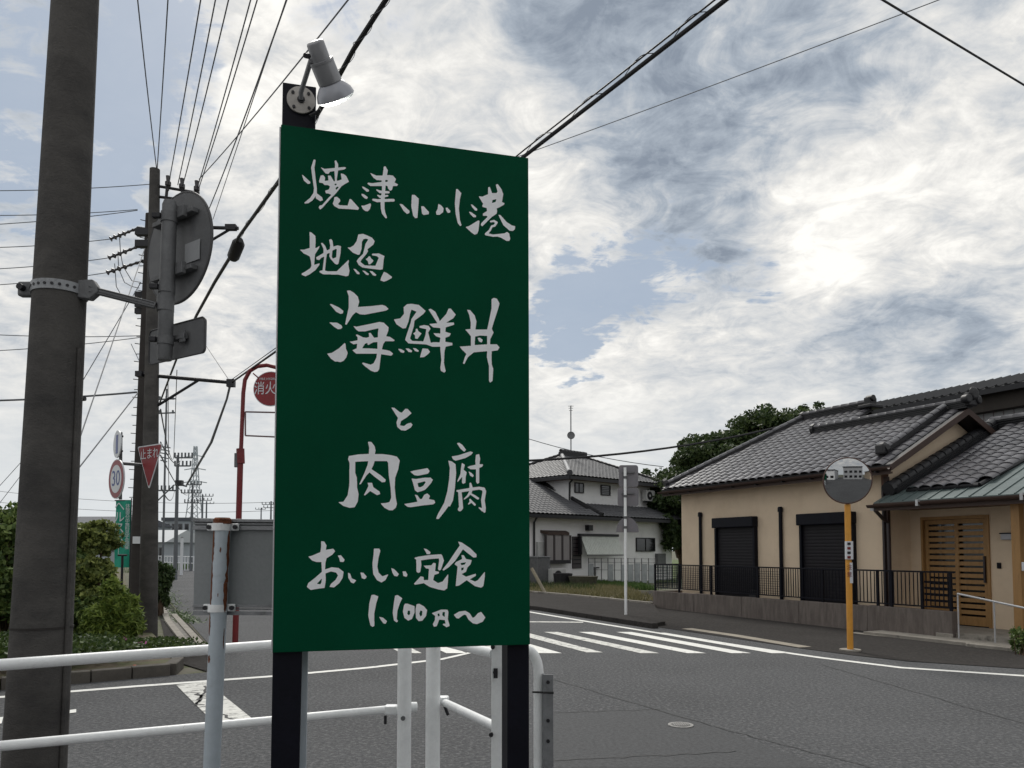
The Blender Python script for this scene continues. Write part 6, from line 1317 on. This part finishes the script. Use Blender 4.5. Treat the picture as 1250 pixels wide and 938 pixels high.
for z in (1.1, .6): MB().tube([Vector((P(190, 672, 66).x, 66, z)), Vector((P(237, 672, 59.5).x, 59.5, z))], .035, 5).build('rail', signwhite, rf_)
q = P(222, 672, 50); wp = thing('white_marker_post', 'short white marker post at the far road bend', 'post', (q.x, 50, 0)); MB().tube([Vector((q.x, 50, 0)), Vector((q.x, 50, P(222, 657, 50).z))], .1, 8).build('post', signwhite, wp); MB().tube([Vector((q.x, 50, P(222, 657, 50).z)), Vector((q.x, 50, P(222, 655.5, 50).z))], [.11, .04], 8).build('cap', galvd, wp)
dm_ = mat('distant_pole', lin('62666b'), .8, var=.05)
def dpole(label, px, ytop, Y, arms, r=.16, extras=True):
    b = P(px, 672, Y); top = P(px, ytop, Y); t = thing('distant_utility_pole', label, 'utility pole', (b.x, Y, 0), 'utility poles along the left road'); MB().tube([Vector((b.x, Y, 0)), Vector((b.x, Y, top.z))], [r*.75, r*.45], 10).build('shaft', dm_, t)
    for (dy, x0, x1) in arms:
        a_, c_ = P(px+x0, ytop+dy, Y), P(px+x1, ytop+dy, Y); MB().tube([a_, c_], .045, 6).build('cross_arm', dm_, t)
        n = max(2, int(abs(x1-x0)/4))
        for k in range(n+1): q = a_+(c_-a_)*(k/n); MB().tube([q, q+Vector((0, 0, .28))], .05, 5).build('insulator', dm_, t)
    return t, top
p1, tp1 = dpole('nearest distant utility pole with equipment right of the line poles', 214.5, 556, 42, [(3, -1, 20), (13, -1, 18), (43, -22, 1)])
MB().box(P(219, 590, 42), (.35, .3, .3)).build('equipment_box', dkmetal, p1); MB().tube([P(192, 612, 42), P(213, 592, 42)], .04, 5).build('brace', dm_, p1)
MB().tube([P(221, 592, 42), P(228, 594, 42)], .05, 5).build('bracket', dm_, p1)
p2, tp2 = dpole('second distant utility pole with ladder of wires', 233.5, 590, 60, [(2, -4, 12), (12, -12, 12), (24, -8, 8)])
p3, tp3 = dpole('third distant utility pole left of the notice panel', 246, 604, 85, [(2, -8, 14), (7, -6, 12)], .2)
dpole('distant utility pole just left of the notice panel top', 251, 612, 110, [(3, -8, 10)], .22); dpole('distant utility pole right of the red hydrant pole', 330, 612, 90, [(4, -10, 8), (8, -8, 6)], .2); dpole('last small utility pole beside the green board edge', 318, 620, 120, [(2, -6, 6)], .2)
for k, (x, y) in enumerate(((195, 555), (203, 560), (209, 552))):
    pass
# lattice of lines on arms seen between the poles
la_ = thing('line_rack', 'hanging rack of thin cross wires between the line pole and distant pole', 'utility pole', (P(196, 672, 38).x, 38, 0))
MB().tube([Vector((P(199, 672, 38).x, 38, 0)), P(203.5, 475, 38)], [.06, .04], 10).build('shaft', dm_, la_)
for y in (488, 505): 
    MB().tube([P(193, y, 38), P(214, y-1, 38)], .04, 5).build('cross_arm', dm_, la_)
    for x in (195, 203, 211): MB().tube([P(x, y, 38), P(x, y-4, 38)], .05, 5).build('insulator', dm_, la_)
for k, y in enumerate((545, 549, 553, 558, 562)): MB().tube([P(196, y, 38), P(208-k, y+2, 38)], .03, 5).build('equipment_arm', dm_, la_)
# steel lattice pylon
PYY = 330; py = thing('lattice_pylon', 'steel lattice transmission tower far away on the horizon', 'pylon', (P(236, 672, PYY).x, PYY, 0)); mb = MB()
H0, Ht = 0, P(236, 545, PYY).z; cx = P(236, 672, PYY).x
def leg(s, t, z): w_ = 3.4*(1-z/Ht)**1.3+.5; return Vector((cx+s*w_, PYY+t*w_, z))
for s in (-1, 1):
    for t in (-1, 1): mb.tube([leg(s, t, Ht*k/10) for k in range(11)], .22, 4)
for k in range(10):
    for t in (-1, 1):
        mb.tube([leg(-1, t, Ht*k/10), leg(1, t, Ht*(k+1)/10)], .13, 4); mb.tube([leg(1, t, Ht*k/10), leg(-1, t, Ht*(k+1)/10)], .13, 4)
dm0 = mat('hazy_steel', lin('a9b1b7'), .8, var=.03); mb.build('tower_body', dm0, py)  # distance haze is put into this pale steel colour
for f_, w_ in ((.66, 5.2), (.78, 4.6), (.9, 4.0)): MB().tube([Vector((cx-w_, PYY, Ht*f_)), Vector((cx, PYY, Ht*f_+.8)), Vector((cx+w_, PYY, Ht*f_))], .22, 5).build('cross_arm', dm0, py)
# near left yellow stay guard
sg_ = thing('stay_guard', 'yellow guard tube on a stay wire behind the near pole', 'stay guard', tuple(g(3, 812)))
MB().tube([G(2, 808, .1), P(14, 780, G(2, 808, .1).y)], .035, 8).build('tube', orange, sg_)
# pale low wall and pink car roof at the far left are mostly hidden; low wall only
lwf = thing('far_left_wall', 'low grey wall at the far left beneath the tall bush', 'wall', tuple(P(-20, 745, 14)))
q0, q1 = P(-60, 740, 16), P(14, 740, 16); MB().prism([Vector((q0.x, 16, -.1)), Vector((q1.x, 16, -.1)), Vector((q1.x, 16, q1.z)), Vector((q0.x, 16, q0.z))], (0, .15, 0)).build('wall_block', kerb, lwf)

# ------------------------------------------------------------ buildings invented behind the camera to fill the mirror's reflection
def backb(name, label, x, y, w_, d, h, m, rows, cols):
    t = thing(name, label, 'building', (x, y, 0)); F = Frame((x, y), (1, 0, 0)); MB().fbox(F, 0, w_, -d, 0, -.1, h).build('wall', m, t); MB().fbox(F, -.3, w_+.3, -d-.3, .5, h+.002, h+.3).build('roof', tiled, t)
    for r in range(rows):
        for c in range(cols): xx = w_*(c+.2)/cols; zz = .9+r*2.8; ww = MB().fbox(F, xx, xx+w_/cols*.6, .003, .06, zz, zz+1.3).build('window', dkmetal, t); MB().fbox(F, xx+.06, xx+w_/cols*.6-.06, .062, .07, zz+.06, zz+1.24).build('pane', glassd, ww)
backb('unseen_white_building', 'white invented building behind the camera seen only in the traffic mirror', -15, -7, 14, 8, 5.2, whitewall, 1, 5)
backb('unseen_grey_building', 'two storey invented grey building behind the camera seen only in the traffic mirror', 3, -10, 11, 8, 7.0, greywall, 2, 4)
backb('unseen_beige_building', 'low invented beige building to the right behind the camera', 18, -8, 12, 8, 4.4, beige, 1, 4)
